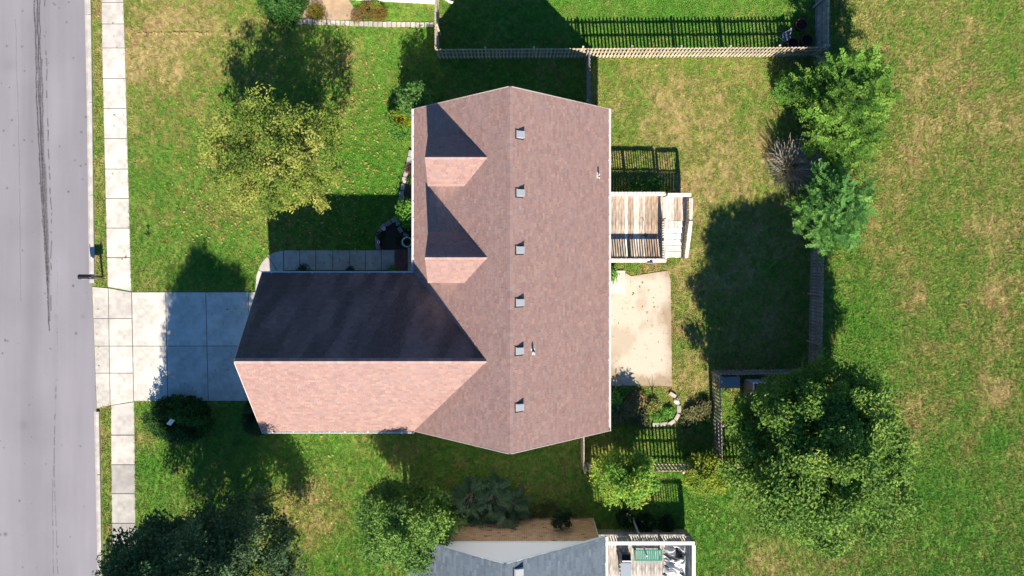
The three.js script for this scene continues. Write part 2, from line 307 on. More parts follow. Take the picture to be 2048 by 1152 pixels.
// driveway with its apron
{
  const d = structGroup('driveway'), g = 0.55, rows = [[586, 637], [637, 692], [692, 746], [746, 803]];
  const xl = (y) => along(ROAD_E, y) + 1, xm = (y) => lerp(217, 221, (y - 580) / 225), xr = (y) => lerp(263.5, 268, (y - 580) / 225);
  rows.forEach(([y0, y1], i) => {
    const a0 = i === 0 ? 573 : y0, a1 = i === 0 ? 576 : y0, b0 = i === 3 ? 816 : y1, b1 = i === 3 ? 811 : y1, c0 = i === 0 ? 584 : y0, c1 = i === 3 ? 803 : y1;
    part(d, 'paving_slab', prism(poly([[xl(a0), a0 + g], [xm(y0) - g, a1 + g], [xm(y1) - g, b1 - g], [xl(b0), b0 - g]]), -0.08, 0.03, 0.008), pick(M.concMid));
    part(d, 'paving_slab', prism(poly([[xm(y0) + g, a1 + g], [xr(y0) - g, c0 + g], [xr(y1) - g, c1 - g], [xm(y1) + g, b1 - g]]), -0.08, 0.032, 0.008), pick(i === 0 ? M.concMid : M.conc));
  });
  const X = [[264, 268], [332, 336], [412, 417], [497, 502], [590, 594]];
  for (let i = 0; i < 4; i++) for (const [y0, y1, t0, t1] of [[584, 692, 0, .5], [692, 802, .5, 1]]) {
    const xa = (t) => lerp(...X[i], t), xb = (t) => lerp(...X[i + 1], t);
    part(d, 'paving_slab', prism(poly([[xa(t0) + g, y0 + g], [xb(t0) - g, y0 + g], [xb(t1) - g, y1 - g], [xa(t1) + g, y1 - g]]), -0.08, 0.034 + R0() * .004, 0.008), pick(M.conc));
  }
  part(d, 'joint_bed', prism(poly([[186, 575], [217, 578], [263, 586], [590, 586], [592, 800], [268, 801], [221, 808], [194, 813]]), -0.09, 0.018), M.joint);
}
// front walk
{
  const w = structGroup('front_walk'), X = [568, 600, 632, 666, 700, 731, 763, 790], g = .5;
  for (let i = 0; i < X.length - 1; i++) part(w, 'paving_slab', prism(poly([[X[i] + g, 500.5], [X[i + 1] - g, 500.5], [X[i + 1] - g, 540], [X[i] + g, 540]]), -0.05, 0.035 + R0() * .006, 0.008), pick(M.walk));
  part(w, 'paving_slab', prism(poly([[566.5, 501], [548, 505], [536, 512], [560, 547], [567, 541]]), -0.05, 0.035, 0.008), M.walk[0]);
  part(w, 'paving_slab', prism(poly([[535, 513], [524, 525], [517, 539], [552, 558], [559, 548]]), -0.05, 0.035, 0.008), M.concMid[0]);
  part(w, 'paving_slab', prism(poly([[516.6, 540], [513, 553], [511, 582], [550, 582], [552, 559]]), -0.05, 0.035, 0.008), M.concMid[1]);
  part(w, 'joint_bed', prism(poly([[568, 502], [789, 502], [789, 539], [568, 539]]), -0.06, 0.02), M.joint);
  // brick pad before the porch
  const b = structGroup('brick_pad'), [x0, z0] = G(791, 500), [x1, z1] = G(816, 547), bg = new THREE.BoxGeometry(0.198, 0.05, 0.095), bm = [mat(0.15, 0.062, 0.05), mat(0.19, 0.08, 0.06), mat(0.12, 0.055, 0.052)];
  for (let i = 0; x0 + i * .105 < x1 - .05; i++) for (let j = 0; z0 + j * .208 < z1 - .05; j++) { const m = part(b, 'brick', bg, pick(bm), [x0 + .05 + i * .105, 0.02 + R0() * .006, z0 + .1 + j * .208 + (i % 2) * .1]); m.rotation.y = Math.PI / 2; }
  part(b, 'joint_bed', prism(poly([[790, 500], [816, 500], [816, 550], [790, 550]]), -0.05, 0.03), M.joint);
  struct('porch_slab', prism([G(816.5, 495), G(850, 495), G(850, 552), G(816.5, 552)], -0.05, 0.14, 0.015), M.walk[0]);
  struct('mulch_bed', prism(bedFront, -0.05, 0.02), M.mulch);
  struct('mulch_bed', prism(bedRing, -0.05, 0.03), M.mulch);
  struct('mulch_bed', prism(bedEdge, -0.05, 0.026), mat(0.19, 0.125, 0.08, { map: concreteMap, bumpMap: grainBump, bumpScale: 0.02 }));
  struct('mulch_bed', prism(bedNorth, -0.05, 0.03), mat(0.42, 0.31, 0.21, { map: concreteMap, bumpMap: grainBump, bumpScale: 0.02 }));
}
// back patio slab, worn and dusty
{
  const g = prism(patio, -0.05, 0.045, 0.01), r = 1;
  const [ax, az] = G(1190, 535), [bx1, bz] = G(1350, 780), uv = g.attributes.uv, p = g.attributes.position;
  for (let i = 0; i < p.count; i++) uv.setXY(i, (p.getX(i) - ax) / (bx1 - ax), (p.getZ(i) - az) / (bz - az));
  const map = tex(400, 620, (i, j) => {
    const u = i / 400, v = j / 620, x = u * 4.2, z = v * 6.4, f = fbm(x * 1.2, z * .8, 61, 5), edge = sstep(0.80, 0.96, u + (f - .5) * .25) + sstep(0.78, 0.98, v + (f - .5) * .5) + sstep(.12, .02, v + (f - .5) * .2);
    let c = mix3([0.48, 0.435, 0.36], [0.31, 0.24, 0.17], clamp(edge * .6 + sstep(.5, .72, f) * .45)); const sp = fbm(x * 7, z * 7, 67, 3); c = mix3(c, [0.2, 0.15, 0.09], sstep(.74, .84, sp + edge * .07) * .5);
    const k = .95 + .1 * h2(i, j, 3); return c.map((q) => q * k);
  }, { repeat: false });
  struct('patio_slab', g, new THREE.MeshStandardMaterial({ map, roughness: .95, bumpMap: grainBump, bumpScale: .002 }));
  struct('step_pad', prism(poly([[1195, 541], [1250, 541], [1250, 586], [1195, 587]]), -0.02, 0.09, .012), M.conc[2]);
}

// ───────────────────────── shingled roofs ─────────────────────────
// one roof plane: shingles laid in courses; every shingle its own wedge
function layShingles(out, { A, u, v, n, range, V, expo = 0.13, wMin = 0.13, wMax = 0.27, pal, r, streakShade = null }) {
  const pt = (a, b, t) => [A[0] + u[0] * a + v[0] * b + n[0] * t, A[1] + u[1] * a + v[1] * b + n[1] * t, A[2] + u[2] * a + v[2] * b + n[2] * t];
  for (let row = 0, b0 = -0.02; b0 < V - 0.01; row++, b0 += expo) {
    const b1 = Math.min(b0 + expo + 0.025, V), q0 = Math.max(b0, 0), [lo0, hi0] = range(q0), [lo1, hi1] = range(b1), lo = Math.min(lo0, lo1), hi = Math.max(hi0, hi1);
    let a = lo - r() * 0.3;
    while (a < hi) {
      const w = lerp(wMin, wMax, r()), a1 = a + w - 0.004, th = 0.016 + r() * 0.012;
      const bl = clamp(a, lo0, hi0), br = clamp(a1, lo0, hi0), tl = clamp(a, lo1, hi1), tr = clamp(a1, lo1, hi1);
      if (br - bl > 0.01 || tr - tl > 0.01) {
        const c0 = pick(pal, r), st = streakShade ? streakShade((a + a1) / 2, b0) : 1, k = (0.91 + r() * 0.18) * st, col = [c0[0] * k, c0[1] * k, c0[2] * k];
        const top = [pt(bl, b0, th), pt(br, b0, th), pt(tr, b1, 0.003), pt(tl, b1, 0.003)], base = [pt(bl, b0, 0), pt(br, b0, 0)];
        out.push({ top, base, col, area: (br - bl) * (1 + top[0][1] * 0.03) });
      }
      a += w;
    }
  }
}
function shingleSoup(list) {
  const s = new Soup(), f = (p, q, rr) => { const a = [q[0] - p[0], q[1] - p[1], q[2] - p[2]], b = [rr[0] - p[0], rr[1] - p[1], rr[2] - p[2]]; return a[2] * b[0] - a[0] * b[2]; };
  for (const { top: t, base: b, col } of list) {
    const up = f(t[0], t[1], t[2]) > 0 || f(t[0], t[2], t[3]) > 0;
    if (up) { s.quad(t[0], t[1], t[2], t[3], col); s.quad(b[0], b[1], t[1], t[0], col); s.tri(b[1], t[2], t[1], col); s.tri(t[3], b[0], t[0], col); }
    else { s.quad(t[3], t[2], t[1], t[0], col); s.quad(t[0], t[1], b[1], b[0], col); s.tri(t[1], t[2], b[1], col); s.tri(t[0], b[0], t[3], col); }
  }
  return s.geo();
}
function finishShingles(root, roof, list, singles) {
  list.sort((a, b) => b.area - a.area);
  for (const q of list.slice(0, singles)) wpart(root, roof, 'shingle', shingleSoup([q]), M.shingle);
  const rest = wpart(root, roof, 'shingles', shingleSoup(list.slice(singles)), M.shingle); rest.userData.kind = 'stuff';
}
// sheathing board under a plane; pts given in (u, v), thickness downwards
function sheathing({ A, u, v, n }, pts, th = 0.09) {
  const at = (a, b, t) => [A[0] + u[0] * a + v[0] * b + n[0] * t, A[1] + u[1] * a + v[1] * b + n[1] * t, A[2] + u[2] * a + v[2] * b + n[2] * t], s = new Soup(), k = pts.length;
  const T = pts.map(([a, b]) => at(a, b, 0)), B = pts.map(([a, b]) => at(a, b, -th));
  for (let i = 1; i < k - 1; i++) { s.tri(T[0], T[i], T[i + 1]); s.tri(B[0], B[i + 1], B[i]); }
  for (let i = 0; i < k; i++) { const j = (i + 1) % k; s.quad(B[i], B[j], T[j], T[i]); }
  return s.geo();
}
// bent caps along a ridge from a to b; s0, s1 the two downslope directions
function ridgeCaps(a, b, s0, s1, pal, r, w = 0.15, step = 0.16) {
  const A = new THREE.Vector3(...a), D = new THREE.Vector3(...b).sub(A), L = D.length(); D.normalize(); const s = new Soup();
  for (let t = 0; t < L - 0.02; t += step) {
    const c0 = pick(pal, r), k = 0.95 + r() * 0.25, col = c0.map((q) => q * k), e = Math.min(t + step + 0.03, L);
    const P = (q, d, off, up) => [A.x + D.x * q + (d ? d[0] * off : 0), A.y + D.y * q + (d ? d[1] * off : 0) + up, A.z + D.z * q + (d ? d[2] * off : 0)];
    for (const [d, f] of [[s0, 1], [s1, 0]]) { const q = [P(t, null, 0, .035), P(e, null, 0, .022), P(e, d, w, .02), P(t, d, w, .033)]; const g = [P(t, d, w, .0), P(e, d, w, .0)]; f ? (s.quad(...q, col), s.quad(q[3], q[2], g[1], g[0], col)) : (s.quad(...q.reverse(), col), s.quad(g[0], g[1], q[1], q[0], col)); }
    const q0 = P(t, null, 0, .035), q1 = P(t, s0, w, .033), q2 = P(t, s1, w, .033), z0 = P(t, null, 0, 0); s.tri(q0, q1, z0, col); s.tri(q0, z0, q2, col);
  }
  return s.geo();
}
// open gutter along an eave, with its hangers; out = outward plan direction
function gutter(root, parent, a, b, out, y) {
  const A = new THREE.Vector3(a[0], y, a[1]), B = new THREE.Vector3(b[0], y, b[1]), D = B.clone().sub(A), L = D.length(); D.normalize();
  const w = 0.1, o = (p, k, dy) => [p.x + out[0] * k, p.y + dy, p.z + out[1] * k];
  const gm = wpart(root, parent, 'gutter', merge([bar(o(A, .012, -.06), o(B, .012, -.06), .016, .12), bar(o(A, w, -.05), o(B, w, -.05), .022, .12), bar(o(A, w / 2, -.115), o(B, w / 2, -.115), w, .012), bar(o(A.clone().addScaledVector(D, .006), 0, -.06), o(A.clone().addScaledVector(D, .006), w, -.06), .014, .118), bar(o(B.clone().addScaledVector(D, -.006), 0, -.06), o(B.clone().addScaledVector(D, -.006), w, -.06), .014, .118)]), M.white);
  const n = Math.round(L / 0.95);
  for (let i = 0; i < n; i++) { const p = A.clone().addScaledVector(D, (i + .5 + (R0() - .5) * .4) * L / n); wpart(root, gm, 'gutter_hanger', bar(o(p, -.07, .028), o(p, w - .02, .004), .035, .012), M.white); }
  return gm;
}
// wall with a straight or gabled top, from plan point a to b (outside on the right hand walking a to b), plus lap siding
function wall(root, a, b, topAt, m, lap = 0.17, holes = []) {
  const dx = b[0] - a[0], dz = b[1] - a[1], L = Math.hypot(dx, dz), ux = dx / L, uz = dz / L, nx = -uz, nz = ux;      // outward normal
  const at = (s, y, o) => [a[0] + ux * s + nx * o, y, a[1] + uz * s + nz * o], S = new Soup(), N = 24;
  const prof = [...Array(N + 1).keys()].map((i) => [L * i / N, topAt(L * i / N)]);
  for (let i = 0; i < N; i++) { const [s0, y0] = prof[i], [s1, y1] = prof[i + 1]; S.quad(at(s1, 0, 0), at(s0, 0, 0), at(s0, y0, 0), at(s1, y1, 0)); S.quad(at(s0, 0, -.12), at(s1, 0, -.12), at(s1, y1, -.12), at(s0, y0, -.12)); S.quad(at(s1, y1, 0), at(s0, y0, 0), at(s0, y0, -.12), at(s1, y1, -.12)); }
  S.quad(at(0, 0, 0), at(0, 0, -.12), at(0, topAt(0), -.12), at(0, topAt(0), 0)); S.quad(at(L, 0, -.12), at(L, 0, 0), at(L, topAt(L), 0), at(L, topAt(L), -.12));
  const w = wpart(root, root, 'wall', S.geo(), m);
  if (!lap) return w;
  const Q = new Soup(), ymax = Math.max(...prof.map((p) => p[1]));
  for (let y = 0.25; y < ymax - .03; y += lap) {
    const y1 = Math.min(y + lap, ymax); let s0 = 0, s1 = L; while (s0 < L && topAt(s0) < y1 - .001) s0 += .02; while (s1 > 0 && topAt(s1) < y1 - .001) s1 -= .02; if (s1 - s0 < .1) continue;
    Q.quad(at(s1, y, .026), at(s0, y, .026), at(s0, y1, .008), at(s1, y1, .008)); Q.quad(at(s1, y, .003), at(s0, y, .003), at(s0, y, .026), at(s1, y, .026));
  }
  wpart(root, w, 'siding', Q.geo(), m);
  return w;
}
// window or door on a wall at plan point p with outward direction o (unit axis), width w, from y0 to y1
function opening(root, parent, name, p, o, w, y0, y1, leaf, trim = M.white) {
  const t = [-o[1], o[0]], P = (s, y, k) => [p[0] + t[0] * s + o[0] * k, y, p[1] + t[1] * s + o[1] * k];
  const f = wpart(root, parent, name, bar(P(-w / 2, (y0 + y1) / 2, .04), P(w / 2, (y0 + y1) / 2, .04), .05, y1 - y0), leaf);
  wpart(root, f, 'frame', merge([bar(P(-w / 2 - .06, y1 + .05, .05), P(w / 2 + .06, y1 + .05, .05), .08, .1), bar(P(-w / 2 - .08, y0 - .03, .06), P(w / 2 + .08, y0 - .03, .06), .1, .06), bar(P(-w / 2 - .05, y0, .05), P(-w / 2 - .05, y1, .05), .08, .1), bar(P(w / 2 + .05, y0, .05), P(w / 2 + .05, y1, .05), .08, .1), ...(name === 'window' ? [bar(P(-w / 2, (y0 + y1) / 2, .068), P(w / 2, (y0 + y1) / 2, .068), .02, .05), bar(P(0, y0, .068), P(0, y1, .068), .02, .03)] : [])]), trim);
  return f;
}
const PAL_RED = [[0.250, 0.157, 0.141], [0.259, 0.166, 0.149], [0.239, 0.147, 0.133], [0.273, 0.178, 0.156], [0.247, 0.163, 0.151], [0.231, 0.144, 0.133], [0.254, 0.158, 0.142], [0.240, 0.163, 0.154]], PAL_CAP = PAL_RED.map((c) => [c[0] * 1.02 + .012, c[1] * 1.02 + .012, c[2] * 1.02 + .012]);
const PAL_GREY = [[0.088, 0.116, 0.15], [0.1, 0.128, 0.163], [0.08, 0.105, 0.137], [0.113, 0.142, 0.175], [0.093, 0.12, 0.152]];
const nrm = (v) => { const l = Math.hypot(...v); return v.map((q) => q / l); };
// a box-shaped attic vent lying on a slope: local frame (u along ridge, v downslope)
function roofVent(root, parent, c, u, v, n, s = 1, label) {
  const P = (a, b, t) => [c[0] + u[0] * a + v[0] * b + n[0] * t, c[1] + u[1] * a + v[1] * b + n[1] * t, c[2] + u[2] * a + v[2] * b + n[2] * t], S = new Soup();
  const w = .21 * s, l0 = -.22 * s, l1 = .26 * s, ha = .10 * s, hb = .23 * s, k = .03;
  const b = [P(-w, l0, .015), P(w, l0, .015), P(w, l1, .015), P(-w, l1, .015)], t = [P(-w + k, l0 + .05, ha), P(w - k, l0 + .05, ha), P(w - k, l1 - k, hb), P(-w + k, l1 - k, hb)];
  const face = (q) => { const m = [0, 1, 2].map((i) => (q[0][i] + q[2][i]) / 2 - (c[i] + n[i] * .1)), e1 = q[1].map((x, i) => x - q[0][i]), e2 = q[2].map((x, i) => x - q[0][i]), nn = [e1[1] * e2[2] - e1[2] * e2[1], e1[2] * e2[0] - e1[0] * e2[2], e1[0] * e2[1] - e1[1] * e2[0]]; (nn[0] * m[0] + nn[1] * m[1] + nn[2] * m[2] > 0) ? S.quad(...q) : S.quad(...q.slice().reverse()); };
  face(t); face([b[0], b[1], t[1], t[0]]); face([b[1], b[2], t[2], t[1]]); face([b[2], b[3], t[3], t[2]]); face([b[3], b[0], t[0], t[3]]);
  const o = wpart(root, parent, 'roof_vent', S.geo(), M.vent);
  const f = new Soup(), q = [P(-w - .05, l0 - .06, .024), P(w + .05, l0 - .06, .024), P(w + .05, l1 + .05, .024), P(-w - .05, l1 + .05, .024)]; const q2 = [P(-w - .05, l0 - .06, .008), P(w + .05, l0 - .06, .008), P(w + .05, l1 + .05, .008), P(-w - .05, l1 + .05, .008)];
  f.quad(...q); for (let i = 0; i < 4; i++) f.quad(q2[i], q2[(i + 1) % 4], q[(i + 1) % 4], q[i]);
  wpart(root, o, 'flange', f.geo(), M.dark);
  return o;
}
const HE = 2.9, XW = -5.10, XE = 4.26, XR = -0.42, HR = 7.36, ZN = -7.68, ZS = 7.82;             // main roof
const GW = -12.43, GN = 0.24, GS = 7.82, GR = 4.03, GH = 6.4;                                    // garage roof
{
  const house = thing('house', 'large house with pink brown shingle roof, two dormers and garage wing', 'house', [XR, 0, 0.07]);
  const r = rng(101), roof = partGroup(house, 'roof');
  const all = [], pm = (HR - HE) / (XE - XR), vE = nrm([-(XE - XR), HR - HE, 0]), vW = nrm([XR - XW, HR - HE, 0]), nE = nrm([HR - HE, XE - XR, 0]), nW = nrm([-(HR - HE), XR - XW, 0]);
  const VE = Math.hypot(XE - XR, HR - HE), VW = Math.hypot(XR - XW, HR - HE);
  const E = { A: [XE, HE, ZS], u: [0, 0, -1], v: vE, n: nE, V: VE, range: () => [0, ZS - ZN], pal: PAL_RED, r }, Wt = { A: [XW, HE, ZN], u: [0, 0, 1], v: vW, n: nW, V: VW, range: () => [0, ZS - ZN], pal: PAL_RED, r };
  layShingles(all, E); layShingles(all, Wt);
  const decks = [sheathing(E, [[0, 0], [ZS - ZN, 0], [ZS - ZN, VE], [0, VE]]), sheathing(Wt, [[0, 0], [ZS - ZN, 0], [ZS - ZN, VW], [0, VW]])];
  // garage planes run into the valleys
  const pg = (GH - HE) / (GR - GN), ps = (GH - HE) / (GS - GR), VN = Math.hypot(GR - GN, GH - HE), VS = Math.hypot(GS - GR, GH - HE);
  const valley = (h) => XW + (h - HE) / pm;                                                      // x where the main slope has height h
  const Gn = { A: [GW, HE, GN], u: [1, 0, 0], v: nrm([0, GH - HE, GR - GN]), n: nrm([0, GR - GN, -(GH - HE)]), V: VN, range: (b) => [0, valley(HE + b / VN * (GH - HE)) - GW + .012], pal: PAL_RED, r, streakShade: (a, b) => 0.42 + 0.36 * sstep(.3, .8, fbm(a * 1.7 + b * .35, b * .42, 23, 3)) };  // stain streaks, plus the north slope's shade darkened into the shingle colour
  const Gs = { A: [GW, HE, GS], u: [1, 0, 0], v: nrm([0, GH - HE, GR - GS]), n: nrm([0, GS - GR, GH - HE]), V: VS, range: (b) => [0, valley(HE + b / VS * (GH - HE)) - GW + .012], pal: PAL_RED, r };
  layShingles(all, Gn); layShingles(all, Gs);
  const vt = valley(GH) - GW;
  decks.push(sheathing(Gn, [[vt, VN], [XW - GW, 0], [0, 0], [0, VN]].reverse()), sheathing(Gs, [[0, 0], [XW - GW, 0], [vt, VS], [0, VS]]));
  const caps = [ridgeCaps([XR, HR, ZS], [XR, HR, ZN], vE.map((q) => -q), vW.map((q) => -q), PAL_CAP, r, .17), ridgeCaps([GW, GH, GR], [valley(GH) + .05, GH, GR], Gs.v.map((q) => -q), Gn.v.map((q) => -q), PAL_CAP, r, .17)];
  // dormers
  const dorm = (z0, half, label) => {
    const d = partGroup(house, 'dormer'); d.userData.label = label;
    const top = 6.42, ev = 5.41, x0 = -4.13, xr = valley(top), xe = valley(ev), Vd = Math.hypot(half, top - ev), list = [];
    const S = { A: [x0, ev, z0 + half], u: [1, 0, 0], v: nrm([0, top - ev, -half]), n: nrm([0, half, top - ev]), V: Vd, range: (b) => [0, valley(ev + b / Vd * (top - ev)) - x0 + .012], pal: PAL_RED, r };
    const N = { A: [x0, ev, z0 - half], u: [1, 0, 0], v: nrm([0, top - ev, half]), n: nrm([0, half, -(top - ev)]), V: Vd, range: (b) => [0, valley(ev + b / Vd * (top - ev)) - x0 + .012], pal: PAL_RED, r };
    layShingles(list, S); layShingles(list, N);
    const sh = wpart(house, d, 'shingles', shingleSoup(list), M.shingle); sh.userData.kind = 'stuff';
    wpart(house, d, 'ridge_cap', ridgeCaps([x0, top, z0], [xr + .05, top, z0], S.v.map((q) => -q), N.v.map((q) => -q), PAL_CAP, r, .13), M.shingle);
    wpart(house, d, 'roof_board', merge([sheathing(S, [[0, 0], [xe - x0, 0], [xr - x0, Vd], [0, Vd]], .07), sheathing(N, [[xr - x0, Vd], [xe - x0, 0], [0, 0], [0, Vd]].reverse(), .07)]), M.roofDeck);
    const wx = -3.92, wh = half - .14, base = HE + (wx - XW) * pm, S2 = new Soup();
    S2.quad([wx, base - .1, z0 - wh], [wx, base - .1, z0 + wh], [wx, ev + .04, z0 + wh], [wx, ev + .04, z0 - wh]); S2.tri([wx, ev + .04, z0 - wh], [wx, ev + .04, z0 + wh], [wx, top - .08, z0]);
    S2.quad([wx, base - .1, z0 + wh], [xe + .1, ev - .02, z0 + wh], [xe + .1, ev + .04, z0 + wh], [wx, ev + .04, z0 + wh]); S2.quad([xe + .1, ev - .02, z0 - wh], [wx, base - .1, z0 - wh], [wx, ev + .04, z0 - wh], [xe + .1, ev + .04, z0 - wh]);
    wpart(house, d, 'wall', S2.geo(), M.siding);
    const f = opening(house, d, 'window', [wx, z0], [-1, 0], .75, base + .25, ev - .06, M.glass); void f;
  };
  dorm(-4.83, 1.12, 'shingled gable dormer nearer the flowering shrub');
  dorm(-0.48, 1.10, 'shingled gable dormer next to the garage wing');
  const sheath = wpart(house, roof, 'roof_board', merge(decks), M.roofDeck); void sheath;
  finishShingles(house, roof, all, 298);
  for (const c of caps) wpart(house, roof, 'ridge_cap', c, M.shingle);
  // rake trim
  const rake = (z, o) => { for (const [x, e] of [[XE, 1], [XW, -1]]) wpart(house, roof, 'rake_board', bar([XR + e * .02, HR - .085, z + o * .4], [x, HE - .085, z + o * .4], .03, .15), M.trim); };
  rake(ZN, -.012); rake(ZS, .012);
  for (const z of [GN, GS]) wpart(house, roof, 'rake_board', bar([GW - .006, GH - .085, GR + (z < GR ? -.02 : .02)], [GW - .006, HE - .085, z], .03, .15), M.trim);
  // gutters
  gutter(house, house, [XE, ZS], [XE, ZN], [1, 0], HE); gutter(house, house, [XW, ZN], [XW, GN - .15], [-1, 0], HE); gutter(house, house, [GW, GN], [XW, GN], [0, -1], HE); gutter(house, house, [GW, GS], [XW, GS], [0, 1], HE);
  // attic vents and soil pipes
  for (const [px, py] of [[1038, 268], [1038, 385], [1037.5, 499.5], [1037, 605], [1036.5, 702], [1036.5, 815]]) { const [x, z] = G(px, py, 7.1), y = HR - (x - XR) * pm; roofVent(house, house, [x, y, z], [0, 0, 1], vE.map((q) => -q), nE, .8); }
  for (const [px, py, h] of [[1066, 704, 6.5], [1197, 351, 3.4]]) {
    const [x, z] = G(px, py, h), y = HR - (x - XR) * pm, p = wpart(house, house, 'vent_pipe', cyl(.04, .04, .4, x, y - .02, z, 14), M.trim);
    const sl = Math.atan(pm), fl = new THREE.BoxGeometry(.24, .012, .28); fl.rotateZ(-sl); fl.translate(x, y + .012, z); wpart(house, p, 'flashing', metric(fl), M.white); wpart(house, p, 'boot', cyl(.09, .05, .12, x, y - .03, z, 14), M.dark);
  }
  // walls
  const gm = (z0, z1) => (s) => HE - .1 + pm * Math.min(s, (z1 - z0) - s) + .28;
  wall(house, [-4.75, 7.5], [3.9, 7.5], (s) => Math.min(HE + .2 + pm * Math.min(s, 8.65 - s), 7.2), M.siding);
  wall(house, [3.9, -7.4], [-4.75, -7.4], (s) => Math.min(HE + .2 + pm * Math.min(s, 8.65 - s), 7.2), M.siding);
  wall(house, [3.9, 7.5], [3.9, -7.4], () => HE + .18, M.siding); wall(house, [-4.75, -7.4], [-4.75, .55], () => HE + .18, M.siding);
  wall(house, [-12.1, 7.5], [-4.75, 7.5], () => HE + .17, M.siding); wall(house, [-4.75, .55], [-12.1, .55], () => HE + .17, M.siding);
  wall(house, [-12.1, .55], [-12.1, 7.5], (s) => HE + .18 + pg * Math.min(s, 6.95 - s), M.siding); void gm; void ps;
  const gd = opening(house, house, 'garage_door', [-12.1, 4.0], [-1, 0], 4.9, .06, 2.3, M.white);
  for (let i = 1; i < 4; i++) wpart(house, gd, 'panel_joint', bar([-12.172, .06 + i * .56, 1.6], [-12.172, .06 + i * .56, 6.4], .012, .02), mat(.5, .5, .5));
  opening(house, house, 'front_door', [-4.75, -.35], [-1, 0], .95, .2, 2.25, mat(.16, .03, .025, { roughness: .4 }));
  for (const z of [-6, -3.4]) opening(house, house, 'window', [-4.75, z], [-1, 0], 1.2, .9, 2.3, M.glass);
  for (const z of [-5.6, 2.4, 5.4]) opening(house, house, 'window', [3.9, z], [1, 0], 1.2, 1.0, 2.3, M.glass);
  opening(house, house, 'back_door', [3.9, -1.9], [1, 0], 1.8, 1.12, 2.85, M.glass);
  for (const [x, o] of [[-2.4, 7.5], [1.6, 7.5]]) opening(house, house, 'window', [x, o], [0, 1], 1, 1, 2.3, M.glass);
}
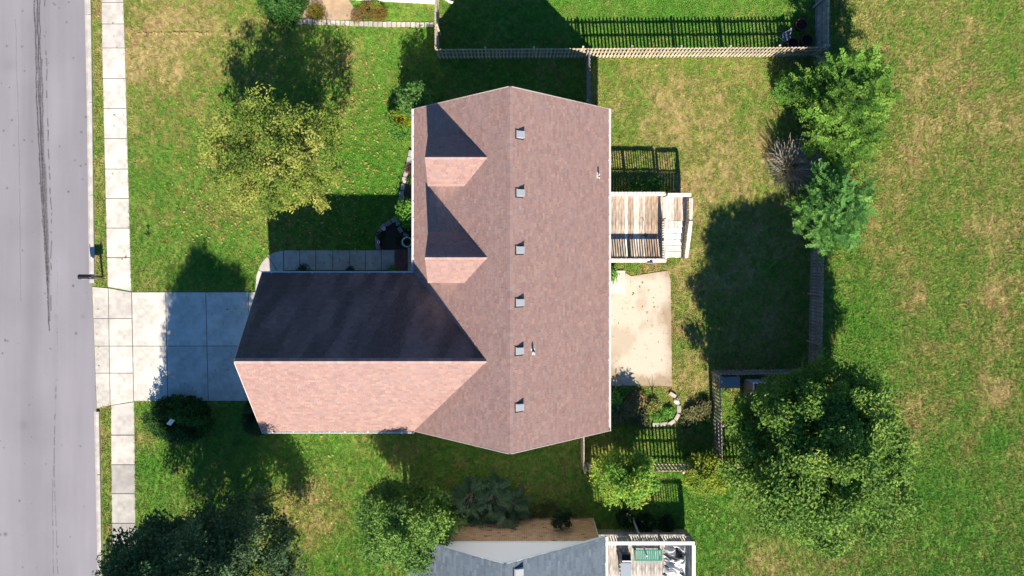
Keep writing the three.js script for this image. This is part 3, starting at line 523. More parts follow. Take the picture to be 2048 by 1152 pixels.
// ───────────────────────── south neighbour's house ─────────────────────────
{
  const house = thing('brick_house', 'tan brick house with blue grey shingle roof and white gable at bottom edge', 'house', [-0.65, 0, 18.7]);
  const r = rng(202), he = 3.62, hr = 6.85, xe = 4.02, xw = -5.3, xr = -0.64, zn = 12.68, zs = 25, p = (hr - he) / (xe - xr), roof = partGroup(house, 'roof'), list = [];
  const VE = Math.hypot(xe - xr, hr - he), E = { A: [xe, he, zs], u: [0, 0, -1], v: nrm([xr - xe, hr - he, 0]), n: nrm([hr - he, xe - xr, 0]), V: VE, range: () => [0, zs - zn], pal: PAL_GREY, r, wMin: .2, wMax: .5 }, Wt = { A: [xw, he, zn], u: [0, 0, 1], v: nrm([xr - xw, hr - he, 0]), n: nrm([-(hr - he), xr - xw, 0]), V: VE, range: () => [0, zs - zn], pal: PAL_GREY, r, wMin: .2, wMax: .5 };
  layShingles(list, E); layShingles(list, Wt);
  for (const q of list) q.area *= q.top[0][2] < 16.6 ? 1 : .2;
  wpart(house, roof, 'roof_board', merge([sheathing(E, [[0, 0], [zs - zn, 0], [zs - zn, VE], [0, VE]]), sheathing(Wt, [[0, 0], [zs - zn, 0], [zs - zn, VE], [0, VE]])]), M.siding);
  finishShingles(house, roof, list, 296);
  wpart(house, roof, 'ridge_cap', ridgeCaps([xr, hr, zs], [xr, hr, zn], E.v.map((q) => -q), Wt.v.map((q) => -q), PAL_GREY, r), M.shingle);
  for (const [x, e] of [[xe, 1], [xw, -1]]) wpart(house, roof, 'rake_board', bar([xr + e * .02, hr - .1, zn - .002], [x, he - .1, zn - .002], .03, .16), M.white);
  gutter(house, house, [xe, zs], [xe, zn], [1, 0], he);
  { const [x, z] = G(1035, 1146, 6.6), y = hr - Math.abs(x - xr) * p; roofVent(house, house, [x, y, z], [0, 0, 1], E.v.map((q) => -q), E.n, .85); }
  // brick front below, white lap siding in the gable above
  const zw = 12.95, wl = -5.0, wr = 3.77, split = 3.5;
  wpart(house, house, 'wall', bx(wl, 0, zw + .06, wr, split, zw + .2), mat(.2, .16, .12));
  const S = new Soup(), cols = [[.40, .265, .145], [.45, .305, .175], [.355, .232, .128], [.48, .335, .195], [.42, .25, .145]];
  for (let y = .05, row = 0; y < split - .03; y += .075, row++) for (let x = wl - (row % 2) * .11; x < wr; x += .215) {
    const x0 = Math.max(x, wl) + .005, x1 = Math.min(x + .205, wr); if (x1 - x0 < .03) continue; const dk = r() < .028, c0 = dk ? [.1, .05, .04] : pick(cols, r), k = .9 + r() * .2, c = c0.map((q) => q * k), z = zw + r() * .003, y1 = y + .066;
    S.quad([x1, y, z], [x0, y, z], [x0, y1, z], [x1, y1, z], c); S.quad([x0, y1, z], [x0, y1, zw + .07], [x1, y1, zw + .07], [x1, y1, z], c); S.quad([x0, y, z], [x0, y, zw + .07], [x0, y1, zw + .07], [x0, y1, z], c); S.quad([x1, y, zw + .07], [x1, y, z], [x1, y1, z], [x1, y1, zw + .07], c);
  }
  const bk = wpart(house, house, 'bricks', S.geo(), M.shingle); bk.userData.kind = 'stuff';
  const g = wall(house, [wr, zw + .02], [wl, zw + .02], (s) => Math.min(he - .13 + p * Math.min(s + .25, 8.77 - s + .3), hr - .2), M.siding, 0); void g;
  const Q = new Soup(); for (let y = split; y < hr - .25; y += .14) { const y1 = y + .14, k = (y1 - he + .16) / p - .25, s0 = Math.max(0, k), x0 = wl + s0 + .02, x1 = wr - s0 - .02; if (x1 - x0 < .1) continue; Q.quad([x1, y, zw - .012], [x0, y, zw - .012], [x0, y1, zw + .012], [x1, y1, zw + .012]); Q.quad([x1, y, zw + .02], [x0, y, zw + .02], [x0, y, zw - .012], [x1, y, zw - .012]); }
  wpart(house, house, 'gable_siding', Q.geo(), M.siding);
  wpart(house, house, 'trim_board', bx(wl, split - .05, zw - .03, wr, split + .04, zw - .001), M.siding);
  wpart(house, house, 'corner_board', bx(wr + .003, 0, zw, wr + .05, split, zw + .1), mat(.5, .48, .45));
  wall(house, [wr, 25], [wr, zw + .25], () => he + .1, M.siding, 0); wall(house, [wl, zw + .25], [wl, 25], () => he + .1, M.siding, 0);
  opening(house, house, 'back_door', [wr, 15], [1, 0], 1.7, 1.02, 3, M.glass);
}
// ───────────────────────── north neighbour's house, only the foot of its wall in view ─────────────────────────
{
  const house = thing('white_house', 'white sided house, only its wall foot showing at top edge', 'house', [-9, 0, -18]);
  const r = rng(303), A = G(520, -9), B = G(873, 8.5); void r;
  wall(house, [A[0], A[1]], [B[0], B[1]], () => 2.75, M.siding); wall(house, [B[0], B[1]], [B[0], -23], () => 2.75, M.siding); wall(house, [A[0], -23], [A[0], A[1]], () => 2.75, M.siding); wall(house, [B[0], -23], [A[0], -23], () => 2.75, M.siding);
  const x0 = A[0] - .4, x1 = B[0] + .4, z0 = B[1] + .4, zm = (z0 - 23.4) / 2, V = Math.hypot(z0 - zm, 3.2), list = [];
  const S = { A: [x0, 2.8, z0], u: [1, 0, 0], v: nrm([0, 3.2, zm - z0]), n: nrm([0, z0 - zm, 3.2]), V, range: () => [0, x1 - x0], pal: PAL_GREY, r, expo: .2, wMin: .3, wMax: .6 };
  layShingles(list, S); const roof = wpart(house, house, 'roof', merge([sheathing(S, [[0, 0], [x1 - x0, 0], [x1 - x0, V], [0, V]]), bar([x0, 2.8, -23.4], [x0, 6, zm], .1), bx(x0, 2.7, -23.4, x1, 2.78, zm)]), M.roofDeck);
  const sh = wpart(house, roof, 'shingles', shingleSoup(list), M.shingle); sh.userData.kind = 'stuff';
  const N = new Soup(); N.quad([x1, 2.8, -23.4], [x0, 2.8, -23.4], [x0, 6.02, zm], [x1, 6.02, zm]); N.tri([x1, 2.8, z0], [x1, 2.8, -23.4], [x1, 6, zm]); N.tri([x0, 2.8, -23.4], [x0, 2.8, z0], [x0, 6, zm]); wpart(house, roof, 'back_slope', N.geo(), mat(.2, .215, .24));
}
// downspout elbow and splash block by the north neighbour's corner
{
  const [x, z] = G(893, 5), d = thing('downspout', 'white downspout elbow on the grass inside the top fence corner', 'downspout', [x, 0, z]);
  part(d, 'elbow', bar([-.35, .5, -.25], [.12, .12, -.02], .09, .07), M.white); part(d, 'spout', bar([.1, .12, -.02], [.34, .06, .04], .1, .07), M.white); part(d, 'strap', bar([-.36, .2, -.26], [-.36, .9, -.26], .06), M.white);
}

// ───────────────────────── fences ─────────────────────────
const picketGeo = {};
function picket(h, w) {
  const k = h + '_' + w; if (picketGeo[k]) return picketGeo[k];
  const s = new THREE.Shape(); s.moveTo(-w / 2, .04); s.lineTo(w / 2, .04); s.lineTo(w / 2, h - .045); s.lineTo(w / 2 - .03, h); s.lineTo(-w / 2 + .03, h); s.lineTo(-w / 2, h - .045); s.closePath();
  const g = new THREE.ExtrudeGeometry(s, { depth: .018, bevelEnabled: false }); return picketGeo[k] = metric(g);
}
function fence(label, a, b, { h = 1.72, w = .093, step = .184, mats = W.fence, side = 1, rails = [.28, .95, 1.5], post = 2.45, group = 'wooden picket fence runs' } = {}) {
  const dx = b[0] - a[0], dz = b[1] - a[1], L = Math.hypot(dx, dz), f = thing('picket_fence', label, 'fence', [a[0], 0, a[1]], Math.atan2(-dz, dx), group), r = rng(Math.round(a[0] * 91 + a[1] * 37 + 500));
  const vars = [picket(h, w), picket(h + .02, w - .006), picket(h - .015, w + .004)];
  for (let x = .06; x < L; x += step) { const m = part(f, 'picket', pick(vars, r), pick(mats, r), [x + (r() - .5) * .008, 0, side > 0 ? .022 : -.04]); m.rotation.z = (r() - .5) * .012; }
  for (const y of rails) part(f, 'rail', bx(0, y - .045, -.018, L, y + .045, .02), mats[2]);
  for (let x = 0; x < L + .1; x += post) part(f, 'post', bx(x - .045, 0, side > 0 ? -.11 : .023, x + .045, h - .06, side > 0 ? -.021 : .112), mats[1]);
  return f;
}
fence('long weathered tan picket fence along the top between the two yards', [-4.2, -10.93], [15.3, -11.05], { side: 1 });
fence('short picket fence running up from top fence corner to white house', [-4.22, -14.6], [-4.2, -11.0], { side: 1, step: .15, w: .13 });
fence('short grey picket fence joining house gable to the top fence', [3.46, -10.85], [3.46, -7.5], { side: -1, mats: W.fenceGrey });
fence('grey picket fence running up past the red rimmed tubs, top right', [15.32, -16], [15.3, -11.1], { side: -1, mats: W.fenceGrey, step: .15, w: .135, h: 1.8 });
fence('grey picket fence on the right beside the feathery green trees', [15.3, -10.95], [14.95, 5.3], { side: -1, mats: W.fenceGrey, step: .165, w: .13 });
fence('grey picket fence along the upper side of the shed enclosure', [9.95, 5.3], [14.85, 5.25], { side: -1, mats: W.fenceGrey, step: .2 });
fence('picket fence on the left of the shed enclosure under the big tree', [9.98, 5.4], [10.12, 10.0], { side: 1, mats: W.fenceGrey, step: .19 });
fence('weathered picket fence behind the small yellow green tree, below the house', [3.25, 10.1], [12.6, 10.12], { side: -1, mats: W.fence, step: .186, w: .088 });
fence('short picket fence between house corner and the lower fence', [3.2, 7.6], [3.2, 10.05], { side: 1, mats: W.fence, w: .13, step: .15 });

// ───────────────────────── back deck ─────────────────────────
function railing(root, a, b, y0, y1, { cap = .14, posts = true, bal = .115, h = 1.0, mats = W.rail, balMats = W.bal, bw = .04, every = 1.8 } = {}) {
  // a, b plan points local to the root; deck height y0 at a, y1 at b
  const L = Math.hypot(b[0] - a[0], b[1] - a[1]), P = (t, dy) => [lerp(a[0], b[0], t), lerp(y0, y1, t) + dy, lerp(a[1], b[1], t)];
  part(root, 'top_rail', bar(P(0, h + .02), P(1, h + .02), cap, .035), pick(mats)); part(root, 'upper_rail', bar(P(0, h - .05), P(1, h - .05), .04, .09), mats[1]); part(root, 'lower_rail', bar(P(0, .12), P(1, .12), .04, .09), mats[1]);
  const n = Math.max(2, Math.round(L / bal)), g = bx(-bw / 2, 0, -bw / 2, bw / 2, h - .26, bw / 2);
  for (let i = 0; i < n; i++) { const q = P((i + .5) / n, .165); part(root, 'baluster', g, pick(balMats), q); }
  if (posts) { const k = Math.max(1, Math.round(L / every)), pg = bx(-.045, 0, -.045, .045, h - .02, .045); for (let i = 0; i <= k; i++) part(root, 'post', pg, balMats[0], P(i / k, .002)); }
}
{
  const D = 1.1, ox = 5.6, oz = -2.0, d = thing('deck', 'weathered timber deck with railings and side stairs behind the house', 'deck', [ox, 0, oz]), r = rng(44);
  const X0 = 3.95 - ox, X1 = 7.2 - ox, Z0 = -3.72 - oz, Z1 = -.34 - oz, bw = .138;
  for (let x = X0; x < X1 - .05; x += bw + .011) part(d, 'deck_board', bx(x, D - .03, Z0, Math.min(x + bw, X1), D + r() * .003, Z1), pick(W.deck, r));
  const LX1_ = 8.46 - ox, LZ1_ = -2.42 - oz;
  for (let x = X1 + .02; x < LX1_ - .05; x += bw + .011) part(d, 'deck_board', bx(x, D - .045, Z0 + .05, Math.min(x + bw, LX1_), D - .015 + r() * .003, LZ1_), pick(W.deck, r));
  part(d, 'rim_joist', bx(X0, D - .24, Z0 + .01, X1, D - .032, Z0 + .05), W.bal[0]); part(d, 'rim_joist', bx(X0, D - .24, Z1 - .05, X1, D - .032, Z1 - .01), W.bal[0]); part(d, 'rim_joist', bx(X1 - .05, D - .24, Z0 + .052, X1 - .01, D - .032, Z1 - .052), W.bal[1]);
  part(d, 'rim_joist', bx(LX1_ - .045, D - .24, Z0 + .06, LX1_ - .005, D - .047, LZ1_), W.bal[1]);
  for (const [x, z] of [[X0 + .4, Z0 + .15], [X1 - .15, Z0 + .15], [X0 + .4, Z1 - .15], [X1 - .15, Z1 - .15], [LX1_ - .15, Z0 + .2], [LX1_ - .15, LZ1_ - .1]]) part(d, 'support_post', bx(x - .06, 0, z - .06, x + .06, D - .05, z + .06), W.bal[0]);
  railing(d, [X0, Z0 + .05], [X1 - .05, Z0 + .05], D, D, { cap: .19, bal: .125, bw: .05 }); railing(d, [X0, Z1 - .05], [X1 - .02, Z1 - .05], D, D, { cap: .19, bal: .125, bw: .05 }); railing(d, [X1 - .05, LZ1_ - .02], [X1 - .05, Z1 - .13], D, D, { cap: .15, bal: .125, every: 1.05 });
  railing(d, [X1 + .08, Z0 + .1], [LX1_ - .05, Z0 + .1], D - .015, D - .015, { cap: .18, bal: .125, every: 1.3 }); railing(d, [LX1_ - .05, Z0 + .26], [LX1_ - .05, LZ1_], D - .015, D - .015, { cap: .18, bal: .125, every: 1.2 });
  // stairs going down towards the patio end
  const n = 6, run = .31, zS = LZ1_ + .01, sx0 = X1 + .08, sx1 = LX1_ - .12;
  for (let i = 0; i < n; i++) { const y = D - .03 - (i + 1) * D / (n + 1), z = zS + i * run; part(d, 'tread', bx(sx0, y - .035, z, sx1, y + r() * .003, z + run - .02), pick([W.rail[0], W.deck[3]], r)); part(d, 'riser', bx(sx0 + .02, y - D / (n + 1) + .004, z + run - .06, sx1 - .02, y - .037, z + run - .04), W.deck[0]); }
  for (const x of [sx0 - .035, sx1 + .035]) part(d, 'stringer', bar([x, D - .16, zS], [x, .08, zS + n * run + .05], .045, .2), W.bal[0]);
  railing(d, [LX1_ - .05, LZ1_ + .08], [LX1_ - .05, zS + n * run], D - .03, .08, { cap: .18, bal: .125, every: 2 });
  // small things on the deck
  const [bx0, bz0] = G(1291, 470, 1.2), b = thing('garden_hook', 'small black wrought iron hook stand on the deck boards', 'stand', [bx0, D + .004, bz0]);
  part(b, 'foot', merge([bar([-.12, .015, .02], [.12, .015, -.03], .03), bar([.0, .015, -.13], [.02, .015, .12], .03)]), M.black); part(b, 'stem', limb([[0, 0, 0], [.01, .4, 0], [.0, .62, -.02], [-.1, .7, -.05], [-.17, .62, -.05]], .016, .01), M.black);
  const [fx, fz] = G(1300, 525.5, 2.15), fg = thing('rail_ornament', 'small red and blue ornament sitting on the deck rail', 'ornament', [fx, 2.141, fz]);
  part(fg, 'body', new THREE.SphereGeometry(.07, 14, 10).scale(1.2, .8, .7), mat(.08, .16, .4), [.06, .055, 0]); part(fg, 'wing', new THREE.SphereGeometry(.055, 12, 8).scale(1.4, .5, .7), mat(.6, .12, .07), [-.07, .04, .01]);
}
// ───────────────────────── neighbour's deck and what stands on it ─────────────────────────
{
  const D = 1.0, ox = 6.2, oz = 15.5, d = thing('deck', 'pale grey deck with white railing at the bottom edge', 'deck', [ox, 0, oz]), r = rng(66);
  const X0 = 3.85 - ox, X1 = 8.6 - ox, Z0 = 13.5 - oz, Z1 = 18 - oz;
  for (let x = X0; x < X1 - .04; x += .146) part(d, 'deck_board', bx(x, D - .03, Z0, Math.min(x + .14, X1), D + r() * .003, Z1), pick(W.greyDeck, r));
  part(d, 'rim_joist', bx(X0, D - .24, Z0 - .045, X1, D + .01, Z0 - .004), W.fenceGrey[1]); part(d, 'rim_joist', bx(X1 + .003, D - .24, Z0, X1 + .045, D - .01, Z1), W.fenceGrey[1]);
  const wm = [mat(.74, .73, .7), mat(.7, .69, .66)];
  railing(d, [X0 + .05, Z0 + .04], [X1, Z0 + .04], D, D, { cap: .17, mats: wm, balMats: W.fenceGrey, h: 1.02, bal: .13, bw: .045 }); railing(d, [X1 - .04, Z0 + .14], [X1 - .04, Z1], D, D, { cap: .17, mats: wm, balMats: W.fenceGrey, h: 1.02, bal: .13, bw: .045 });
  for (const [x, z] of [[X0 + .2, Z0 + .1], [X1 - .15, Z0 + .1], [(X0 + X1) / 2, Z0 + .1], [X1 - .15, Z1 - .2]]) part(d, 'support_post', bx(x - .06, 0, z - .06, x + .06, D - .04, z + .06), W.fenceGrey[0]);
  part(d, 'skirt_board', bx(X0, .12, Z0 + .02, X1, D - .25, Z0 + .045), W.fenceGrey[2]);
  // grill
  const [gx, gz] = G(1251, 1130, 1.6), g = thing('barbecue_grill', 'grey barbecue grill with dark lid on the neighbour deck', 'grill', [gx, D + .004, gz]), gm = mat(.2, .24, .3, { roughness: .45 });
  part(g, 'cart', bx(-.24, .08, -.18, .24, .72, .62), gm); { const lid = new THREE.CylinderGeometry(.22, .22, .44, 20, 1, false, -Math.PI / 2, Math.PI); lid.rotateZ(Math.PI / 2); lid.rotateY(0); lid.translate(0, .86, -.42); part(g, 'lid', metric(lid), mat(.02, .025, .06, { roughness: .3 })); }
  part(g, 'firebox', bx(-.23, .6, -.64, .23, .87, -.2), M.dark); part(g, 'side_shelf', bx(-.26, .725, -.17, .26, .755, .64), gm);
  for (const [x, z] of [[-.2, -.58], [.2, -.58], [-.2, .56], [.2, .56]]) part(g, 'leg', bx(x - .02, 0, z - .02, x + .02, .6, z + .02), M.dark);
  for (let i = 0; i < 3; i++) part(g, 'knob', new THREE.CylinderGeometry(.03, .03, .05, 12).rotateZ(Math.PI / 2), M.white, [-.285, .66, -.05 + i * .2]);
  part(g, 'handle', bar([.25, .9, -.6], [.25, .9, -.24], .025), M.vent);
  // green slatted bench
  const [ex, ez] = G(1297, 1111, 1.45), e = thing('slatted_bench', 'green slatted bench beside the white deck railing', 'bench', [ex, D + .004, ez]), em = [mat(.003, .17, .115, { roughness: .5 }), mat(.003, .145, .1, { roughness: .5 })];
  for (let i = 0; i < 13; i++) part(e, 'slat', bx(-.66 + i * .104, .41, -.24, -.59 + i * .104, .44, .24), em[i % 2]);
  part(e, 'rail', bx(-.69, .37, -.27, .69, .445, -.235), em[0]); part(e, 'rail', bx(-.69, .37, .235, .69, .445, .27), em[0]); part(e, 'rail', bx(-.7, .37, -.27, -.665, .447, .27), em[1]); part(e, 'rail', bx(.665, .37, -.27, .7, .447, .27), em[1]);
  for (const [x, z] of [[-.62, -.22], [.62, -.22], [-.62, .22], [.62, .22]]) part(e, 'leg', bx(x - .03, 0, z - .03, x + .03, .37, z + .03), em[1]);
  // crumpled cover: a draped sheet over something lumpy
  const [tx, tz] = G(1352, 1125, 1.3), t = thing('crumpled_tarp', 'crumpled silver and black tarp heaped in the deck corner', 'tarp', [tx, D + .004, tz]);
  const pg = new THREE.PlaneGeometry(1.15, 1.75, 46, 70); pg.rotateX(-Math.PI / 2); const pp = pg.attributes.position, col = new Float32Array(pp.count * 3);
  for (let i = 0; i < pp.count; i++) { const x = pp.getX(i), z = pp.getZ(i), e2 = Math.min(.575 - Math.abs(x), .875 - Math.abs(z)), f = fbm(x * 2.2 + z, z * 2.6, 91, 3), ridge = Math.abs(fbm(x * 1.6 + z * 1.2, z * 5 - x * 1.5, 95, 3) - .5) * 2; pp.setXYZ(i, x + (fbm(z * 2, x * 2, 97, 2) - .5) * .3, Math.max(.006, sstep(0, .25, e2) * (.22 + .4 * f) - ridge * .3 * sstep(0, .15, e2) + .03), z + (fbm(x * 2, z * 2, 98, 2) - .5) * .3); const dark = z < -.3 && x > -.05 && fbm(x * 4, z * 4, 99, 2) > .42 ? .03 : fbm(x * 3 + z * 2, z * 9, 93, 2) > .66 ? .06 : .55; col.set([dark, dark, dark * 1.02], i * 3); }
  pg.setAttribute('color', new THREE.BufferAttribute(col, 3)); pg.computeVertexNormals(); part(t, 'sheet', pg, new THREE.MeshStandardMaterial({ vertexColors: true, roughness: .5, side: THREE.DoubleSide }));
  part(t, 'bundle', new THREE.SphereGeometry(.3, 20, 14).scale(1, .62, 1.3), M.dark, [.02, .16, -.1]);
  // leaning pole and a frame by the railing
  const [qx, qz] = G(1281, 1075, 1), q = thing('leaning_pole', 'grey pole leaning on the neighbour deck railing', 'pole', [qx, 0, qz]); part(q, 'shaft', bar([-.28, .02, -.75], [.12, 2.25, .46], .09, .07), mat(.32, .36, .42, { roughness: .5 })); part(q, 'end_cap', bar([-.286, .0, -.77], [-.27, .09, -.72], .105, .085), M.dark);
}

// ───────────────────────── mailbox and lawn bits ─────────────────────────
{
  const [x, z] = G(205.5, 553), m = thing('mailbox', 'black mailbox on a post at the kerb above the driveway', 'mailbox', [x, 0, z]);
  part(m, 'post', bx(-.05, 0, -.05, .05, 1.05, .05), M.black); part(m, 'arm', bx(-.38, .93, -.04, -.051, 1.0, .04), M.black);
  const s = new THREE.Shape(); s.moveTo(-.115, 0); s.lineTo(.115, 0); s.lineTo(.115, .16); s.absarc(0, .16, .115, 0, Math.PI, false); s.closePath();
  const g = new THREE.ExtrudeGeometry(s, { depth: .62, bevelEnabled: true, bevelSize: .006, bevelThickness: .006, bevelSegments: 2, curveSegments: 14 }); g.rotateY(-Math.PI / 2); g.translate(.14, 1.055, 0); part(m, 'box', metric(g), M.black);
  const dr = new THREE.ExtrudeGeometry(s, { depth: .02, bevelEnabled: true, bevelSize: .012, bevelThickness: .006, curveSegments: 14 }); dr.rotateY(-Math.PI / 2); dr.translate(-.5, 1.055, 0); part(m, 'door', metric(dr), mat(.018, .018, .024, { roughness: .25 }));
  part(m, 'white_strip', bx(-.42, 1.10, .117, -.12, 1.17, .128), M.white); part(m, 'flag', bx(.02, 1.2, -.135, .1, 1.36, -.122), mat(.35, .35, .37)); part(m, 'knob', new THREE.SphereGeometry(.022, 12, 8), M.vent, [.1, 1.335, .03]);  // plain white strip low on the south side of the box
  const [sx, sz] = G(298, 468), sp = thing('lawn_sprinkler', 'small black sprinkler standing in the front lawn', 'sprinkler', [sx, 0, sz]);
  part(sp, 'spike', cyl(.015, .02, .34, 0, 0, 0, 10), M.black); part(sp, 'base', merge([bar([-.11, .05, .06], [.11, .05, -.05], .035), bar([-.06, .05, -.1], [.06, .05, .1], .035)]), M.black); part(sp, 'head', merge([cyl(.05, .045, .06, 0, .32, 0, 12), bar([-.1, .37, 0], [.1, .37, .03], .025)]), M.black);
  const [ux, uz] = G(376, 832, .6), us = thing('yard_sign', 'small white sign stuck in the dark evergreen bush by driveway', 'sign', [ux, 0, uz], .9);
  const b0 = bx(-.16, 2.03, -.012, .16, 2.25, .012); b0.rotateX(-.9); b0.translate(0, 1.05, 1.6); part(us, 'panel', b0, M.white); part(us, 'stake', bar([0, 0, 0], [0, 2.32, .02], .03), M.dark);
}
// red-rimmed tubs and a folded chair by the top right corner
for (const [px, py, rr, lab] of [[1603, 49, .3, 'red rimmed black tub furthest from the top fence, top right'], [1614, 81, .3, 'red rimmed black tub in the shaded corner beside the grey fence'], [1586, 87, .28, 'red rimmed black tub tucked against the top picket fence']]) {
  const [x, z] = G(px, py, .4), t = thing('plant_tub', lab, 'tub', [x, 0, z], 0, 'red rimmed tubs');
  const prof = [[.0, .02], [rr * .8, .02], [rr * .98, .42], [rr * .93, .42], [rr * .76, .08], [0, .08]].map(([a, b]) => new THREE.Vector2(a, b)); part(t, 'tub_body', new THREE.LatheGeometry(prof, 28), M.dark);
  const rim = new THREE.TorusGeometry(rr * .97, .024, 10, 32); rim.rotateX(Math.PI / 2); part(t, 'rim', rim, mat(.15, .03, .028, { roughness: .7 }), [0, .42, 0]); part(t, 'soil', new THREE.CylinderGeometry(rr * .86, rr * .8, .03, 20), M.mulch, [0, .25, 0]);
}
{
  const [x, z] = G(1567, 78), c = thing('folding_chair', 'grey folding chair in the shade beside the top picket fence', 'chair', [x, 0, z], .5), cm = mat(.42, .45, .52, { roughness: .5 });
  for (const s of [-.22, .22]) { part(c, 'leg', bar([s, 0, .22], [s, .85, -.22], .03), cm); part(c, 'leg', bar([s * .9, 0, -.25], [s * .9, .45, .2], .03), cm); }
  part(c, 'seat', bx(-.2, .43, -.2, .2, .46, .2), mat(.1, .12, .17)); part(c, 'backrest', bar([-.2, .74, -.175], [.2, .74, -.175], .03, .2), mat(.1, .12, .17));
}
// ───────────────────────── garden edging, pots, bed stones ─────────────────────────
function stones(label, pts, len, w, h, mats, category = 'edging') {
  const c = new THREE.CatmullRomCurve3(pts.map(([px, py]) => { const [x, z] = G(px, py); return new THREE.Vector3(x, 0, z); })), L = c.getLength(), n = Math.round(L / len), p0 = c.getPointAt(0), e = thing('stone_edging', label, category, [p0.x, 0, p0.z]), r = rng(Math.round(L * 1000));
  const base = new THREE.BoxGeometry(1, 1, 1, 2, 2, 2), bp = base.attributes.position; for (let i = 0; i < bp.count; i++) { const q = [bp.getX(i), bp.getY(i), bp.getZ(i)], k = 1 - .05 * (q.filter((v) => Math.abs(v) > .49).length - 1); bp.setXYZ(i, q[0] * k, q[1] * k, q[2] * k); } base.computeVertexNormals();
  for (let i = 0; i < n; i++) { const t = (i + .5) / n, p = c.getPointAt(t), d = c.getTangentAt(t), m = part(e, 'stone', base, pick(mats, r), [p.x - p0.x + (r() - .5) * .02, h / 2 - .02, p.z - p0.z + (r() - .5) * .02]); m.scale.set(len * (.86 + r() * .1), h * (.9 + r() * .2), w * (.9 + r() * .2)); m.rotation.y = -Math.atan2(d.z, d.x) + (r() - .5) * .15; }
  return e;
}
stones('curved row of pale block stones beside the house front wall', [[823, 301], [816, 332], [808, 366], [800, 408]], .37, .24, .16, M.stone);
stones('outer arc of shaded grey pink stones round the flower bed', [[757, 499], [755, 476], [764, 456], [782, 444], [796, 437]], .36, .22, .15, M.stonePink);
stones('inner curve of shaded stones from the leafy shrub to the white pot', [[795, 438], [799, 455], [806, 466], [818, 474]], .34, .22, .15, M.stonePink);
stones('D shaped ring of tan stones round the back garden bed', [[1338, 785], [1349, 793], [1357, 815], [1354, 832], [1342, 845], [1324, 848], [1303, 849]], .42, .2, .14, M.stone);
stones('low pale gravel stone edging along the top garden bed', [[578, 43], [640, 45], [700, 47], [770, 49], [868, 50]], .24, .26, .08, M.stone);
{
  const [x, z] = G(814, 484, .5), p = thing('flower_pot', 'round pot with thick white rim beside the porch', 'pot', [x, 0, z]), prof = [[0, .02], [.17, .02], [.25, .5], [.27, .5], [.27, .54], [.21, .54], [.19, .44], [0, .44]].map(([a, b]) => new THREE.Vector2(a, b));
  part(p, 'body', new THREE.LatheGeometry(prof, 32), M.white); part(p, 'soil', new THREE.CylinderGeometry(.2, .2, .02, 20), M.mulch, [0, .452, 0]);
  for (const [px, py, lab] of [[768, 458, 'small white path light on the outer stone arc, nearer the lawn'], [757, 484, 'small white path light at the foot of the outer stone arc']]) { const [a, b] = G(px, py, .3), l = thing('path_light', lab, 'path light', [a, 0, b], 0, 'path lights'); part(l, 'stake', cyl(.012, .012, .3, 0, 0, 0, 8), M.dark); const t = new THREE.TorusGeometry(.06, .018, 8, 20); t.rotateX(Math.PI / 2); part(l, 'ring', t, M.white, [0, .32, 0]); part(l, 'cap', cyl(.05, .03, .03, 0, .3, 0, 14), M.dark); }
  const [sx, sz] = G(1353, 803, .2), s = shade(new THREE.Mesh(new THREE.IcosahedronGeometry(.13, 2), M.white)); { const sp = s.geometry.attributes.position; for (let i = 0; i < sp.count; i++) { const q = new THREE.Vector3().fromBufferAttribute(sp, i), k = 1 + .22 * (vnoise(q.x * 14 + 5, q.y * 14 + q.z * 11, 3) - .5); sp.setXYZ(i, q.x * k, q.y * k * .9, q.z * k); } s.geometry.computeVertexNormals(); }
  s.position.set(sx, .1, sz); s.name = 'white_boulder'; tag(s, 'single white rock on the ring of tan stones', 'rock'); scene.add(s);
}
// ───────────────────────── shed in the enclosure ─────────────────────────
{
  const x0 = 11.62, z0 = 5.75, x1 = 14.2, z1 = 7.9, h = 2.0, s = thing('garden_shed', 'small tan shed with dark flat roof half hidden under big tree', 'shed', [(x0 + x1) / 2, 0, (z0 + z1) / 2]), tan = mat(.33, .22, .15), pale = mat(.62, .64, .86);
  wall(s, [x0, z0], [x0, z1], () => h, tan, .2); wall(s, [x1, z0], [x0, z0], () => h, pale, .2); wall(s, [x1, z1], [x1, z0], () => h, tan, 0); wall(s, [x0, z1], [x1, z1], () => h, tan, 0);
  wpart(s, s, 'roof', bx(x0 - .08, h + .003, z0 - .08, x1 + .08, h + .08, z1 + .08), mat(.05, .055, .09)); wpart(s, s, 'roof_edge', merge([bx(x0 - .12, h, z0 - .12, x1 + .12, h + .1, z0 - .083), bx(x0 - .12, h, z0 - .08, x0 - .083, h + .1, z1 + .12)]), M.white);
  opening(s, s, 'window', [x0, 6.9], [-1, 0], .6, .7, 1.5, M.glass);
  const bn = thing('storage_bin', 'blue grey storage bin in the shaded enclosure corner', 'bin', [10.75, 0, 5.85]); part(bn, 'box', bx(-.5, 0, -.25, .5, .5, .25), mat(.2, .25, .28, { roughness: .5 })); part(bn, 'lid', bx(-.53, .503, -.28, .53, .56, .28), mat(.26, .32, .36, { roughness: .45 })); part(bn, 'handle', bx(-.14, .36, .253, .14, .41, .28), M.dark);
}

